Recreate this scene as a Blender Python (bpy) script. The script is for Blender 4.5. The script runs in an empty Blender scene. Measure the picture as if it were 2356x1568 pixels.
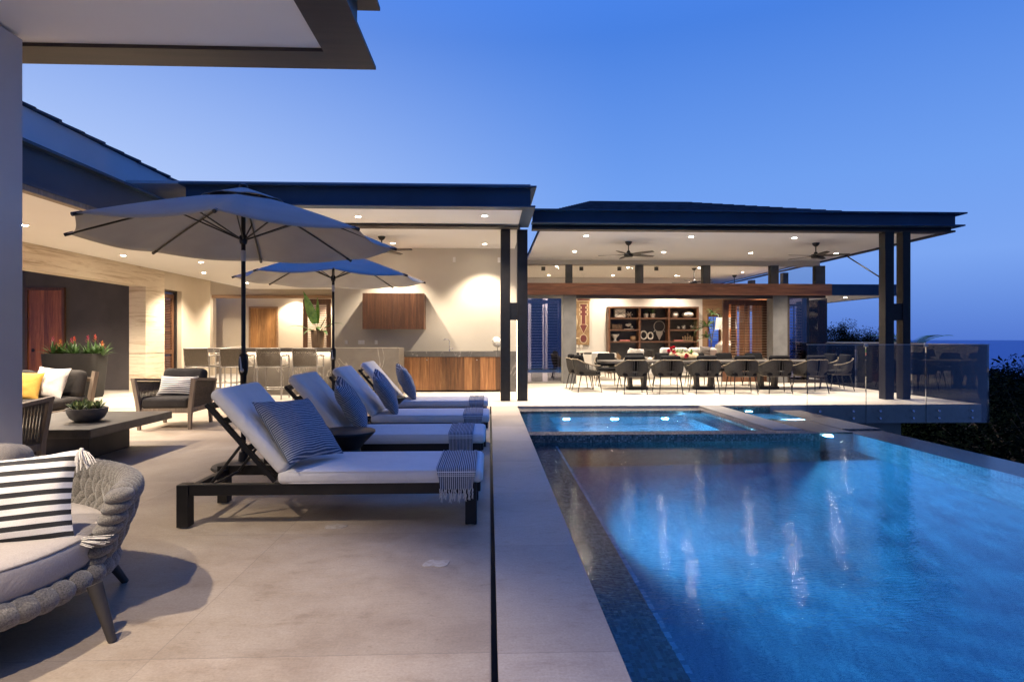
import bpy, math, random
import numpy as np
from mathutils import Vector, Matrix, Euler, noise as mnoise
R = math.radians
rnd = random.Random(7)
sc = bpy.context.scene
C = sc.collection
# ------------------------------------------------------------------ camera
F, EYE, CX, CY = 1340.0, 1.3, 1178.0, 780.0
YAW = math.atan(51.6 / F)
cam_d = bpy.data.cameras.new('camera')
cam = bpy.data.objects.new('camera', cam_d)
C.objects.link(cam)
cam.location = (0, 0, EYE)
cam.rotation_euler = (R(90), 0, -YAW)
cam_d.sensor_width = 36
cam_d.lens = F / 2356 * 36
cam_d.shift_y = -4 / 2356
cam_d.clip_start = 0.05
cam_d.clip_end = 60000
sc.camera = cam
sc.view_settings.view_transform = 'Standard'
sc.view_settings.look = 'None'
sc.view_settings.exposure = 0.16
sc.view_settings.gamma = 1
sc.render.engine = 'CYCLES'
sc.cycles.use_denoising = True
sc.cycles.max_bounces = 10
sc.cycles.diffuse_bounces = 4
sc.cycles.glossy_bounces = 4
sc.cycles.transmission_bounces = 6
sc.cycles.transparent_max_bounces = 16
sc.cycles.sample_clamp_indirect = 3.0
sc.cycles.caustics_reflective = False
sc.cycles.caustics_refractive = True
sc.cycles.blur_glossy = 1.0


def srgb(r, g, b):
    f = lambda c: (c / 255 / 12.92) if c <= 10 else ((c / 255 + .055) / 1.055) ** 2.4
    return (f(r), f(g), f(b), 1)


# ------------------------------------------------------------------ dusk sky (gradient by real direction, lighter towards the set sun)
world = bpy.data.worlds.new('World')
sc.world = world
world.use_nodes = True
wt = world.node_tree
for n in list(wt.nodes):
    wt.nodes.remove(n)
L = wt.links.new
tc = wt.nodes.new('ShaderNodeTexCoord')
sep = wt.nodes.new('ShaderNodeSeparateXYZ')
L(tc.outputs['Generated'], sep.inputs[0])
ramp = wt.nodes.new('ShaderNodeValToRGB')
L(sep.outputs['Z'], ramp.inputs[0])
stops = [(0.0, (80, 116, 200)), (.04, (94, 132, 211)), (.12, (118, 158, 230)), (.24, (106, 152, 229)), (.46, (69, 123, 215)), (1.0, (52, 112, 226))]
el = ramp.color_ramp.elements
while len(el) < len(stops):
    el.new(.5)
for e, (p, c) in zip(el, stops):
    e.position = p
    e.color = srgb(*c)
glow_dir = Vector((-.78, .62, .06)).normalized()
dot = wt.nodes.new('ShaderNodeVectorMath')
dot.operation = 'DOT_PRODUCT'
L(tc.outputs['Generated'], dot.inputs[0])
dot.inputs[1].default_value = glow_dir
mr = wt.nodes.new('ShaderNodeMapRange')
mr.inputs['From Min'].default_value = .42
mr.inputs['From Max'].default_value = 1.0
L(dot.outputs['Value'], mr.inputs[0])
pw = wt.nodes.new('ShaderNodeMath')
pw.operation = 'POWER'
pw.inputs[1].default_value = 1.35
L(mr.outputs[0], pw.inputs[0])
mx = wt.nodes.new('ShaderNodeMixRGB')
gz = wt.nodes.new('ShaderNodeMapRange')      # the glow hugs the horizon
L(sep.outputs['Z'], gz.inputs[0])
gz.inputs['From Min'].default_value = .02
gz.inputs['From Max'].default_value = .50
gz.inputs['To Min'].default_value = 1.0
gz.inputs['To Max'].default_value = .12
gm = wt.nodes.new('ShaderNodeMath')
gm.operation = 'MULTIPLY'
L(pw.outputs[0], gm.inputs[0])
L(gz.outputs[0], gm.inputs[1])
L(gm.outputs[0], mx.inputs[0])
L(ramp.outputs[0], mx.inputs[1])
mx.inputs[2].default_value = srgb(206, 220, 246)
bg = wt.nodes.new('ShaderNodeBackground')
L(mx.outputs[0], bg.inputs[0])
zr = wt.nodes.new('ShaderNodeMapRange')
L(sep.outputs['Z'], zr.inputs[0])
zr.inputs['From Min'].default_value = .45
zr.inputs['From Max'].default_value = .9
zr.inputs['To Min'].default_value = 1.0
zr.inputs['To Max'].default_value = 1.5
br = wt.nodes.new('ShaderNodeMapRange')      # the sky opposite the sunset is darker
L(dot.outputs['Value'], br.inputs[0])
br.inputs['From Min'].default_value = -.85
br.inputs['From Max'].default_value = -.1
br.inputs['To Min'].default_value = .38
br.inputs['To Max'].default_value = 1.0
bm_ = wt.nodes.new('ShaderNodeMath')
bm_.operation = 'MULTIPLY'
L(zr.outputs[0], bm_.inputs[0])
L(br.outputs[0], bm_.inputs[1])
L(bm_.outputs[0], bg.inputs[1])
wo = wt.nodes.new('ShaderNodeOutputWorld')
L(bg.outputs[0], wo.inputs[0])


# ------------------------------------------------------------------ measuring helpers: a line of sight meets a real plane
ca, sa = math.cos(YAW), math.sin(YAW)


def ray(px, py):
    u, v = (px - CX) / F, (CY - py) / F
    return (ca * u + sa, -sa * u + ca, v)


def g(px, py, z=0.0):
    x, y, v = ray(px, py)
    t = (z - EYE) / v
    return Vector((x * t, y * t, z))


def aY(px, py, Y):
    x, y, v = ray(px, py)
    t = Y / y
    return Vector((x * t, Y, EYE + v * t))


# ------------------------------------------------------------------ materials
MATS = {}


def new_mat(name):
    m = bpy.data.materials.new(name)
    m.use_nodes = True
    t = m.node_tree
    for n in list(t.nodes):
        t.nodes.remove(n)
    o = t.nodes.new('ShaderNodeOutputMaterial')
    b = t.nodes.new('ShaderNodeBsdfPrincipled')
    t.links.new(b.outputs[0], o.inputs[0])
    MATS[name] = m
    return m, t, b, o


class NT:
    """small node-tree shorthand"""

    def __init__(s, t):
        s.t = t

    def n(s, kind, **kw):
        nd = s.t.nodes.new('ShaderNode' + kind)
        for k, v in kw.items():
            setattr(nd, k, v)
        return nd

    def l(s, a, b):
        s.t.links.new(a, b)

    def coord(s, scale=(1, 1, 1)):
        tc = s.n('TexCoord')
        mp = s.n('Mapping')
        mp.inputs['Scale'].default_value = scale
        s.l(tc.outputs['Object'], mp.inputs[0])
        return mp.outputs[0]

    def noise(s, vec, scale, detail=4, rough=.55, dist=0.0):
        nz = s.n('TexNoise')
        nz.inputs['Scale'].default_value = scale
        nz.inputs['Detail'].default_value = detail
        nz.inputs['Roughness'].default_value = rough
        nz.inputs['Distortion'].default_value = dist
        s.l(vec, nz.inputs['Vector'])
        return nz.outputs['Fac']

    def ramp(s, fac, stops):
        r = s.n('ValToRGB')
        e = r.color_ramp.elements
        while len(e) < len(stops):
            e.new(.5)
        for q, (p, c) in zip(e, stops):
            q.position = p
            q.color = c if len(c) == 4 else (*c, 1)
        s.l(fac, r.inputs[0])
        return r.outputs[0]

    def math(s, op, a, b=None, c=None):
        m = s.n('Math', operation=op)
        for i, x in enumerate((a, b, c)):
            if x is None:
                continue
            if isinstance(x, (int, float)):
                m.inputs[i].default_value = x
            else:
                s.l(x, m.inputs[i])
        return m.outputs[0]

    def mix(s, fac, a, b, mode='MIX'):
        m = s.n('MixRGB', blend_type=mode)
        for i, x in enumerate((fac, a, b)):
            if isinstance(x, (int, float)):
                m.inputs[i].default_value = x
            elif isinstance(x, tuple):
                m.inputs[i].default_value = x if len(x) == 4 else (*x, 1)
            else:
                s.l(x, m.inputs[i])
        return m.outputs[0]

    def bump(s, h, strength, dist, b):
        bp = s.n('Bump')
        bp.inputs['Strength'].default_value = strength
        bp.inputs['Distance'].default_value = dist
        s.l(h, bp.inputs['Height'])
        s.l(bp.outputs[0], b.inputs['Normal'])
        return bp


def mat(name, c1, c2=None, rough=.6, metal=0.0, scale=6, stretch=(1, 1, 1), lo=.35, hi=.65, bump=0.0, bscale=60, bdist=.004, coat=0, detail=5, sheen=0, spec=.5, wr=0.0):
    m, t, b, o = new_mat(name)
    k = NT(t)
    c2 = c2 or tuple(x * .86 for x in c1)
    v = k.coord(stretch)
    f = k.noise(v, scale, detail)
    col = k.ramp(f, [(lo, c1), (hi, c2)])
    k.l(col, b.inputs['Base Color'])
    b.inputs['Roughness'].default_value = rough
    b.inputs['Metallic'].default_value = metal
    b.inputs['Coat Weight'].default_value = coat
    b.inputs['Specular IOR Level'].default_value = spec
    if sheen:
        b.inputs['Sheen Weight'].default_value = sheen
    if bump:
        h = k.noise(k.coord(stretch), bscale, 4, .6)
        bp = k.bump(h, bump, bdist, b)
        if wr:
            b2 = k.n('Bump')
            b2.inputs['Strength'].default_value = .7
            b2.inputs['Distance'].default_value = wr
            k.l(k.noise(k.coord((1, 1.6, 1)), 5.5, 5, .55, 1.1), b2.inputs['Height'])
            k.l(b2.outputs[0], bp.inputs['Normal'])
    return m


def wood(name, cs, axis='z', plank=.12, rough=.45, vary=.35, grain=1.0):
    """grain runs along axis; planks side by side across x (z for a horizontal board)"""
    m, t, b, o = new_mat(name)
    k = NT(t)
    tcn = k.n('TexCoord')
    sp = k.n('SeparateXYZ')
    k.l(tcn.outputs['Object'], sp.inputs[0])
    along = {'x': 0, 'y': 1, 'z': 2}[axis]
    across = k.math('ADD', sp.outputs[0], sp.outputs[1]) if axis == 'z' else sp.outputs[2]
    pid = k.math('FLOOR', k.math('DIVIDE', across, plank))
    wn = k.n('TexWhiteNoise', noise_dimensions='1D')
    k.l(pid, wn.inputs['W'])
    st = [9, 9, 9]
    st[along] = .55
    mp = k.n('Mapping')
    mp.inputs['Scale'].default_value = st
    k.l(tcn.outputs['Object'], mp.inputs[0])
    off = k.n('VectorMath', operation='MULTIPLY_ADD')
    k.l(wn.outputs['Color'], off.inputs[0])
    off.inputs[1].default_value = (7, 7, 7)
    k.l(mp.outputs[0], off.inputs[2])
    f = k.noise(off.outputs[0], 1.6 * grain, 7, .62, 1.4)
    f2 = k.noise(off.outputs[0], 9 * grain, 3, .6, .3)
    f = k.math('ADD', k.math('MULTIPLY', f, .75), k.math('MULTIPLY', f2, .25))
    n = len(cs)
    col = k.ramp(f, [(.3 + .42 * i / (n - 1), c) for i, c in enumerate(cs)])
    v = k.math('MULTIPLY_ADD', wn.outputs['Value'], vary * 2, 1 - vary)
    hsv = k.n('HueSaturation')
    k.l(v, hsv.inputs['Value'])
    k.l(col, hsv.inputs['Color'])
    k.l(hsv.outputs[0], b.inputs['Base Color'])
    b.inputs['Roughness'].default_value = rough
    k.bump(f, .12, .003, b)
    return m


def stripe(name, ca_, cb_, axis='z', period=.05, duty=.5, rough=.85, wob=0.0, wscale=4, streak=None, bands=None):
    """cloth with stripes woven in; axis = direction across the stripes"""
    m, t, b, o = new_mat(name)
    k = NT(t)
    tcn = k.n('TexCoord')
    sp = k.n('SeparateXYZ')
    k.l(tcn.outputs['Object'], sp.inputs[0])
    q = sp.outputs[{'x': 0, 'y': 1, 'z': 2}[axis]]
    if wob:
        nz = k.noise(k.coord(streak or (1, 1, 1)), wscale, 3)
        q = k.math('MULTIPLY_ADD', k.math('SUBTRACT', nz, .5), wob, q)
    fr = k.math('FRACT', k.math('DIVIDE', k.math('ADD', q, 10.0), period))
    s = k.math('LESS_THAN', fr, duty)
    col = k.mix(s, ca_, cb_)
    if bands:
        for (z0, z1, cc) in bands:
            i = k.math('MULTIPLY', k.math('GREATER_THAN', sp.outputs[2], z0), k.math('LESS_THAN', sp.outputs[2], z1))
            col = k.mix(i, col, cc)
    fz = k.noise(k.coord(), 300, 2)
    col = k.mix(.25, col, k.ramp(fz, [(.3, (0, 0, 0)), (.7, (1, 1, 1))]), 'OVERLAY')
    k.l(col, b.inputs['Base Color'])
    b.inputs['Roughness'].default_value = rough
    h = k.noise(k.coord(), 260, 2)
    k.bump(h, .3, .003, b)
    return m


def emit(name, col, strength):
    m = bpy.data.materials.new(name)
    m.use_nodes = True
    t = m.node_tree
    for n in list(t.nodes):
        t.nodes.remove(n)
    o = t.nodes.new('ShaderNodeOutputMaterial')
    e = t.nodes.new('ShaderNodeEmission')
    e.inputs[0].default_value = (*col, 1)
    e.inputs[1].default_value = strength
    t.links.new(e.outputs[0], o.inputs[0])
    MATS[name] = m
    return m


# plain surfaces
mat('plaster', (.62, .53, .41), (.57, .485, .37), rough=.85, scale=1.3, bump=.25, bscale=35, bdist=.003)
mat('plaster_grey', (.50, .455, .38), (.46, .415, .345), rough=.85, scale=1.1, bump=.25, bscale=35, bdist=.003)
mat('plaster_dark', (.085, .072, .068), (.065, .055, .053), rough=.7, scale=1.5, bump=.2, bscale=30)
mat('plaster_blue', (.58, .58, .60), (.52, .52, .54), rough=.8, scale=1.0, bump=.3, bscale=18, bdist=.004)
mat('ceiling_paint', (.88, .86, .83), (.86, .835, .805), rough=.9, scale=.8, bump=.1, bscale=60, bdist=.002)
mat('fascia_metal', (.015, .048, .106), (.010, .032, .074), rough=.5, metal=.1, scale=1.1, bump=.08, bscale=25, bdist=.003)
mat('bronze_metal', (.045, .034, .028), (.03, .023, .02), rough=.5, metal=.2, scale=3, stretch=(.4, 6, 6), bump=.2, bscale=70, bdist=.002)
mat('black_metal', (.018, .017, .018), (.013, .012, .013), rough=.42, metal=.4, scale=9, bump=.1, bscale=200, bdist=.001)
mat('steel', (.55, .53, .50), (.46, .44, .42), rough=.3, metal=.9, scale=30)
mat('grey_metal', (.36, .33, .29), (.30, .275, .245), rough=.4, metal=.5, scale=20)
mat('chrome', (.8, .8, .82), (.7, .7, .72), rough=.12, metal=1.0, scale=10)
mat('white_plastic', (.75, .73, .69), (.72, .70, .66), rough=.4, scale=10)
mat('shingle', (.06, .07, .095), (.025, .03, .045), rough=.75, scale=5, bump=.4, bscale=14, bdist=.01)
mat('concrete', (.22, .21, .19), (.15, .142, .13), rough=.75, scale=1.6, bump=.3, bscale=30, bdist=.004)
mat('backing_dark', (.03, .03, .035), (.02, .02, .024), rough=.7, scale=3)
mat('post_dark', (.075, .073, .07), (.05, .049, .047), rough=.7, scale=6, bump=.2)
mat('plaster_white', (.66, .62, .56), (.62, .58, .52), rough=.85, scale=1.3, bump=.2, bscale=35, bdist=.003)
mat('concrete_column', (.125, .122, .12), (.085, .083, .082), rough=.7, scale=2.4, bump=.3, bscale=25, bdist=.003)
mat('roof_membrane', (.5, .5, .5), (.4, .4, .4), rough=.8, scale=2)
mat('cushion_white', (.74, .72, .70), (.70, .68, .66), rough=.9, scale=5, bump=.35, bscale=300, bdist=.0012, sheen=.1, spec=.2, wr=.022)
mat('cushion_grey', (.044, .040, .038), (.034, .031, .029), rough=.95, scale=5, bump=.35, bscale=220, bdist=.002, spec=.2, wr=.02)
mat('cushion_black', (.008, .008, .009), (.005, .005, .006), rough=.95, scale=5, bump=.3, bscale=200, bdist=.002, spec=.08)
mat('cushion_light', (.40, .36, .33), (.33, .295, .27), rough=.95, scale=160, lo=.3, hi=.7, bump=.6, bscale=300, bdist=.002, sheen=.1, spec=.2, wr=.015)
mat('cushion_mid', (.23, .21, .20), (.165, .15, .142), rough=.95, scale=180, lo=.3, hi=.7, bump=.6, bscale=320, bdist=.002, sheen=.1, spec=.2, wr=.02)
mat('linen', (.66, .62, .57), (.58, .54, .49), rough=.95, scale=90, bump=.4, bscale=160, bdist=.002, wr=.02)
mat('yellow_cloth', (.62, .36, .07), (.50, .28, .05), rough=.95, scale=40, stretch=(1, 1, 5), bump=.4, bscale=120, bdist=.003)
mat('rope_grey', (.21, .19, .165), (.06, .055, .05), rough=.95, scale=150, lo=.34, hi=.68, bump=.9, bscale=170, bdist=.004, sheen=.3)
mat('rope_dark', (.046, .042, .038), (.026, .023, .021), rough=.9, scale=60, bump=.5, bscale=200, bdist=.002)
mat('rope_tan', (.17, .138, .10), (.10, .082, .058), rough=.9, scale=60, bump=.5, bscale=200, bdist=.002)
mat('canopy_cloth', (.37, .36, .35), (.335, .325, .315), rough=.9, scale=3, bump=.3, bscale=180, bdist=.001)
mat('charcoal', (.045, .038, .033), (.028, .024, .021), rough=.6, scale=3.5, bump=.15, bscale=60, bdist=.002)
mat('table_stone', (.075, .068, .062), (.036, .033, .031), rough=.35, scale=7, bump=.15, bscale=40, bdist=.002)
mat('sculpture_stone', (.58, .55, .5), (.42, .4, .36), rough=.8, scale=14, bump=.4, bscale=40, bdist=.004)
mat('ceramic', (.66, .62, .55), (.52, .47, .4), rough=.45, scale=9, bump=.1, bscale=30)
mat('ceramic_grey', (.16, .145, .13), (.12, .11, .10), rough=.5, scale=12, bump=.15, bscale=60)
mat('tassel_yarn', (.60, .57, .52), (.48, .45, .41), rough=.95, scale=120, bump=.5, bscale=150, bdist=.003)
mat('planter_dark', (.022, .019, .018), (.012, .011, .010), rough=.85, scale=3)
mat('soil', (.03, .022, .016), (.018, .013, .01), rough=.95, scale=40, bump=.6, bscale=60, bdist=.01)
mat('bark', (.07, .052, .038), (.04, .03, .022), rough=.9, scale=14, stretch=(1, 1, .3), bump=.6, bscale=24, bdist=.02)
mat('leaf_dark', (.005, .010, .005), (.002, .005, .003), rough=1.0, scale=1.4, spec=.05)
mat('leaf_mid', (.009, .017, .007), (.004, .009, .004), rough=1.0, scale=2, spec=.05)
mat('leaf_bright', (.20, .36, .06), (.07, .17, .035), rough=.38, scale=9)
mat('leaf_green', (.07, .14, .035), (.035, .08, .02), rough=.4, scale=14)
mat('leaf_variegated', (.30, .34, .14), (.05, .10, .03), rough=.4, scale=26, stretch=(1, 1, 1), lo=.42, hi=.55)
mat('petal_red', (.34, .02, .02), (.42, .07, .02), rough=.5, scale=30)
mat('petal_purple', (.36, .05, .07), (.22, .03, .07), rough=.5, scale=30)
mat('petal_orange', (.50, .17, .02), (.42, .09, .02), rough=.5, scale=30)
mat('petal_pink', (.72, .05, .10), (.5, .03, .07), rough=.5, scale=40)
mat('book_pink', (.55, .18, .15), (.45, .13, .11), rough=.6, scale=20)
mat('book_brown', (.22, .14, .09), (.10, .07, .05), rough=.6, scale=60)
mat('backing_black', (.030, .028, .028), (.018, .017, .018), rough=.35, scale=2.2, bump=.05)
mat('shutter_white', (.72, .68, .65), (.64, .60, .58), rough=.55, scale=5)
mat('terrain', (.022, .026, .014), (.012, .016, .009), rough=.95, scale=.4, bump=.6, bscale=2, bdist=.2)
mat('slot_black', (.006, .006, .006), rough=.6)
mat('light_stone_patch', (.47, .42, .36), (.34, .29, .24), rough=.7, scale=30, bump=.2)
mat('floral_log', (.42, .33, .2), (.28, .22, .13), rough=.8, scale=18, bump=.3)
wood('wood_red', [(.09, .026, .010), (.28, .085, .028), (.48, .17, .055)], 'z', .11, rough=.38, vary=.22)
wood('wood_slat', [(.07, .028, .012), (.24, .105, .038), (.46, .24, .09)], 'z', .19, rough=.5, vary=.5, grain=.7)
wood('wood_cabinet', [(.035, .014, .008), (.10, .042, .02), (.20, .09, .04)], 'z', .26, rough=.5, vary=.25)
wood('wood_beam', [(.09, .034, .018), (.24, .10, .048), (.42, .19, .09)], 'x', .9, rough=.45, vary=.05, grain=.7)
wood('wood_lintel', [(.16, .09, .045), (.27, .16, .085), (.36, .22, .12)], 'x', .9, rough=.5, vary=.05)
wood('wood_louver', [(.07, .028, .012), (.16, .07, .028), (.26, .12, .05)], 'x', .08, rough=.5, vary=.35)
wood('wood_door', [(.17, .075, .025), (.33, .16, .055), (.5, .27, .10)], 'z', .16, rough=.42, vary=.16)
wood('wood_frame', [(.04, .016, .009), (.10, .04, .018), (.17, .075, .034)], 'z', .3, rough=.45, vary=.1)
wood('wood_shelf', [(.035, .015, .009), (.085, .038, .02), (.14, .066, .034)], 'x', .3, rough=.5, vary=.1)
wood('wood_teak', [(.14, .105, .075), (.22, .17, .125), (.31, .245, .18)], 'z', .5, rough=.65, vary=.05)
wood('wood_vase', [(.10, .06, .03), (.22, .14, .075), (.33, .22, .12)], 'z', .05, rough=.6, vary=.15)
stripe('stripe_bw', (.80, .77, .72, 1), (.022, .022, .024, 1), 'z', .047, .46, wob=.008, wscale=3)
stripe('stripe_fine', (.72, .69, .64, 1), (.035, .035, .04, 1), 'z', .031, .42, wob=.004)
stripe('stripe_towel', (.50, .50, .52, 1), (.035, .045, .075, 1), 'x', .0135, .56, wob=.004, bands=[(.352, .356, (.7, .7, .7, 1)), (.363, .367, (.6, .62, .65, 1)), (.378, .384, (.75, .75, .75, 1))])
stripe('stripe_blue', (.40, .43, .47, 1), (.05, .075, .14, 1), 'z', .016, .58, wob=.012, wscale=7, streak=(1, 1, 4))
stripe('stripe_chair', (.66, .62, .56, 1), (.10, .10, .11, 1), 'x', .14, .2)


# deck stone
def deck_mat(name, c1, c2, c3, tx, ty, ox=0, oy=0, rough=.55):
    m, t, b, o = new_mat(name)
    k = NT(t)
    v = k.coord()
    n1 = k.noise(v, .9, 6, .62, .4)
    n2 = k.noise(k.coord((1, 1.7, 1)), 3.1, 9, .72, .25)
    n3 = k.noise(v, 85, 3, .6)
    base = k.ramp(n1, [(.3, c1), (.5, c2), (.72, c3)])
    vein = k.ramp(n2, [(.30, (.62, .56, .49)), (.43, (.92, .90, .87)), (.6, (1, 1, 1)), (.72, (1.08, 1.08, 1.08))])
    col = k.mix(.8, base, vein, 'MULTIPLY')
    pit = k.ramp(k.noise(k.coord((1, 3.2, 1)), 15, 8, .85, .2), [(.32, (.42, .36, .3)), (.41, (.92, .9, .88)), (.60, (1, 1, 1)), (.70, (1.22, 1.21, 1.2))])
    col = k.mix(.9, col, pit, 'MULTIPLY')
    sk = k.ramp(n3, [(.3, (.72, .72, .72)), (.7, (1.16, 1.16, 1.16))])
    col = k.mix(.5, col, sk, 'MULTIPLY')
    tcn = k.n('TexCoord')
    sp = k.n('SeparateXYZ')
    k.l(tcn.outputs['Object'], sp.inputs[0])
    fx = k.math('FRACT', k.math('DIVIDE', k.math('ADD', sp.outputs[0], 100 * tx - ox), tx))
    fy = k.math('FRACT', k.math('DIVIDE', k.math('ADD', sp.outputs[1], 100 * ty - oy), ty))
    jx = k.math('LESS_THAN', fx, .005 / tx)
    jy = k.math('LESS_THAN', fy, .005 / ty)
    j = k.math('MAXIMUM', jx, jy)
    # whole slabs differ a little
    ix = k.math('FLOOR', k.math('DIVIDE', k.math('ADD', sp.outputs[0], 100 * tx - ox), tx))
    iy = k.math('FLOOR', k.math('DIVIDE', k.math('ADD', sp.outputs[1], 100 * ty - oy), ty))
    cm = k.n('CombineXYZ')
    k.l(ix, cm.inputs[0])
    k.l(iy, cm.inputs[1])
    wn = k.n('TexWhiteNoise', noise_dimensions='3D')
    k.l(cm.outputs[0], wn.inputs['Vector'])
    hs = k.n('HueSaturation')
    k.l(k.math('MULTIPLY_ADD', wn.outputs['Value'], .2, .9), hs.inputs['Value'])
    k.l(col, hs.inputs['Color'])
    col = k.mix(k.math('MULTIPLY', j, .38), hs.outputs[0], (.12, .10, .09, 1))
    k.l(col, b.inputs['Base Color'])
    rr = k.ramp(n2, [(.3, (rough - .12,) * 3), (.7, (rough + .12,) * 3)])
    k.l(rr, b.inputs['Roughness'])
    h = k.math('ADD', n2, k.math('MULTIPLY', n3, .35))
    h = k.math('SUBTRACT', h, k.math('MULTIPLY', j, .8))
    k.bump(h, .35, .004, b)
    return m


deck_mat('deck_stone', (.27, .21, .155), (.37, .305, .235), (.45, .385, .305), 1.38, 1.52, ox=-1.38, oy=.9)
deck_mat('coping_stone', (.36, .30, .245), (.42, .36, .30), (.47, .41, .345), 5.0, 1.26, ox=-2.0, oy=1.15)
deck_mat('pavilion_stone', (.45, .415, .365), (.50, .465, .41), (.53, .495, .44), 1.2, .6, ox=0, oy=.3)


def travertine(name):
    m, t, b, o = new_mat(name)
    k = NT(t)
    f = k.noise(k.coord((.5, .5, 7)), 1.6, 8, .7, .6)
    col = k.ramp(f, [(.3, (.36, .26, .17)), (.42, (.55, .44, .31)), (.52, (.68, .58, .44)), (.66, (.60, .50, .37)), (.75, (.72, .63, .5))])
    pit = k.noise(k.coord((1.4, 1.4, 10)), 5, 5, .8)
    pits = k.ramp(pit, [(.29, (.35, .3, .25)), (.38, (1, 1, 1))])
    col = k.mix(.8, col, pits, 'MULTIPLY')
    k.l(col, b.inputs['Base Color'])
    b.inputs['Roughness'].default_value = .6
    k.bump(pit, .3, .004, b)


travertine('travertine')


def veined(name, c1, c2, vein, vs=1.4, thin=.012, rough=.35):
    m, t, b, o = new_mat(name)
    k = NT(t)
    f = k.noise(k.coord(), 3.5, 8, .65, .6)
    base = k.ramp(f, [(.3, c1), (.7, c2)])
    v = k.noise(k.coord((1, 1, .45)), vs, 4, .5, 1.2)
    d = k.math('ABSOLUTE', k.math('SUBTRACT', v, .5))
    line = k.ramp(d, [(0, (1, 1, 1)), (thin, (0, 0, 0))])
    k.l(k.mix(k.math('MULTIPLY', line, .7), base, vein), b.inputs['Base Color'])
    b.inputs['Roughness'].default_value = rough


veined('bar_stone', (.125, .108, .09), (.17, .148, .122), (.5, .45, .38, 1), 1.1, .006)
veined('counter_stone', (.075, .07, .065), (.12, .112, .104), (.38, .35, .32, 1), 1.8, .006)


def mosaic(name, c1, c2, grout, size=.023, rough=.25, c3=None):
    m, t, b, o = new_mat(name)
    k = NT(t)
    tcn = k.n('TexCoord')
    sp = k.n('SeparateXYZ')
    k.l(tcn.outputs['Object'], sp.inputs[0])
    ge = k.n('NewGeometry')
    sn = k.n('SeparateXYZ')
    k.l(ge.outputs['Normal'], sn.inputs[0])
    flat = k.math('GREATER_THAN', k.math('ABSOLUTE', sn.outputs[2]), .5)
    xy = k.math('ADD', sp.outputs[0], sp.outputs[1])
    u = k.math('ADD', k.math('MULTIPLY', flat, sp.outputs[0]), k.math('MULTIPLY', k.math('SUBTRACT', 1, flat), xy))
    v = k.math('ADD', k.math('MULTIPLY', flat, sp.outputs[1]), k.math('MULTIPLY', k.math('SUBTRACT', 1, flat), sp.outputs[2]))
    u = k.math('DIVIDE', k.math('ADD', u, 50), size)
    v = k.math('DIVIDE', k.math('ADD', v, 50), size)
    cm = k.n('CombineXYZ')
    k.l(k.math('FLOOR', u), cm.inputs[0])
    k.l(k.math('FLOOR', v), cm.inputs[1])
    wn = k.n('TexWhiteNoise', noise_dimensions='3D')
    k.l(cm.outputs[0], wn.inputs['Vector'])
    stops = [(0, c1), (.65, c2), (1, c3 or c2)]
    col = k.ramp(wn.outputs['Value'], stops)
    gx = k.math('LESS_THAN', k.math('FRACT', u), .1)
    gy = k.math('LESS_THAN', k.math('FRACT', v), .1)
    j = k.math('MAXIMUM', gx, gy)
    k.l(k.mix(j, col, grout), b.inputs['Base Color'])
    k.l(k.math('MULTIPLY_ADD', j, .5, rough), b.inputs['Roughness'])
    k.bump(k.math('SUBTRACT', wn.outputs['Value'], j), .25, .0015, b)
    return m


mosaic('mosaic_grey', (.05, .043, .040), (.12, .105, .098), (.15, .14, .13, 1), c3=(.24, .22, .21))
mosaic('mosaic_pool', (.05, .13, .20), (.12, .24, .33), (.34, .48, .56, 1), c3=(.24, .38, .46))
mosaic('mosaic_spa', (.22, .30, .38), (.34, .44, .52), (.6, .66, .7, 1), c3=(.44, .54, .62))
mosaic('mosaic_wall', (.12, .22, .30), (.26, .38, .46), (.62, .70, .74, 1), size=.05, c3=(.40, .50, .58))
mosaic('mosaic_rim', (.05, .045, .045), (.10, .085, .078), (.06, .06, .06, 1), c3=(.17, .15, .14))


def water_mat(name, rough, s1, st1, s2, st2):
    m, t, b, o = new_mat(name)
    k = NT(t)
    b.inputs['Base Color'].default_value = (.14, .70, .95, 1)
    b.inputs['Roughness'].default_value = rough
    b.inputs['IOR'].default_value = 1.33
    b.inputs['Transmission Weight'].default_value = 1
    n1 = k.noise(k.coord((1, .8, 1)), s1, 2, .5)
    n2 = k.noise(k.coord((.4, 1, 1)), s2, 2, .5)
    h = k.math('ADD', k.math('MULTIPLY', n1, st1), k.math('MULTIPLY', n2, st2))
    k.bump(h, 1.0, 1.0, b)
    return m


water_mat('pool_water', .045, 2.2, .0028, 48, .0015)
water_mat('spa_water', .02, 6, .008, 22, .003)


def sea_mat():
    m, t, b, o = new_mat('sea_water')
    k = NT(t)
    b.inputs['Base Color'].default_value = (.018, .13, .36, 1)
    b.inputs['Specular IOR Level'].default_value = .16
    b.inputs['Roughness'].default_value = .4
    b.inputs['IOR'].default_value = 1.33
    h = k.noise(k.coord((.35, 1, 1)), .12, 6, .6)
    k.bump(h, 1.0, 1.6, b)


sea_mat()


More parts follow.
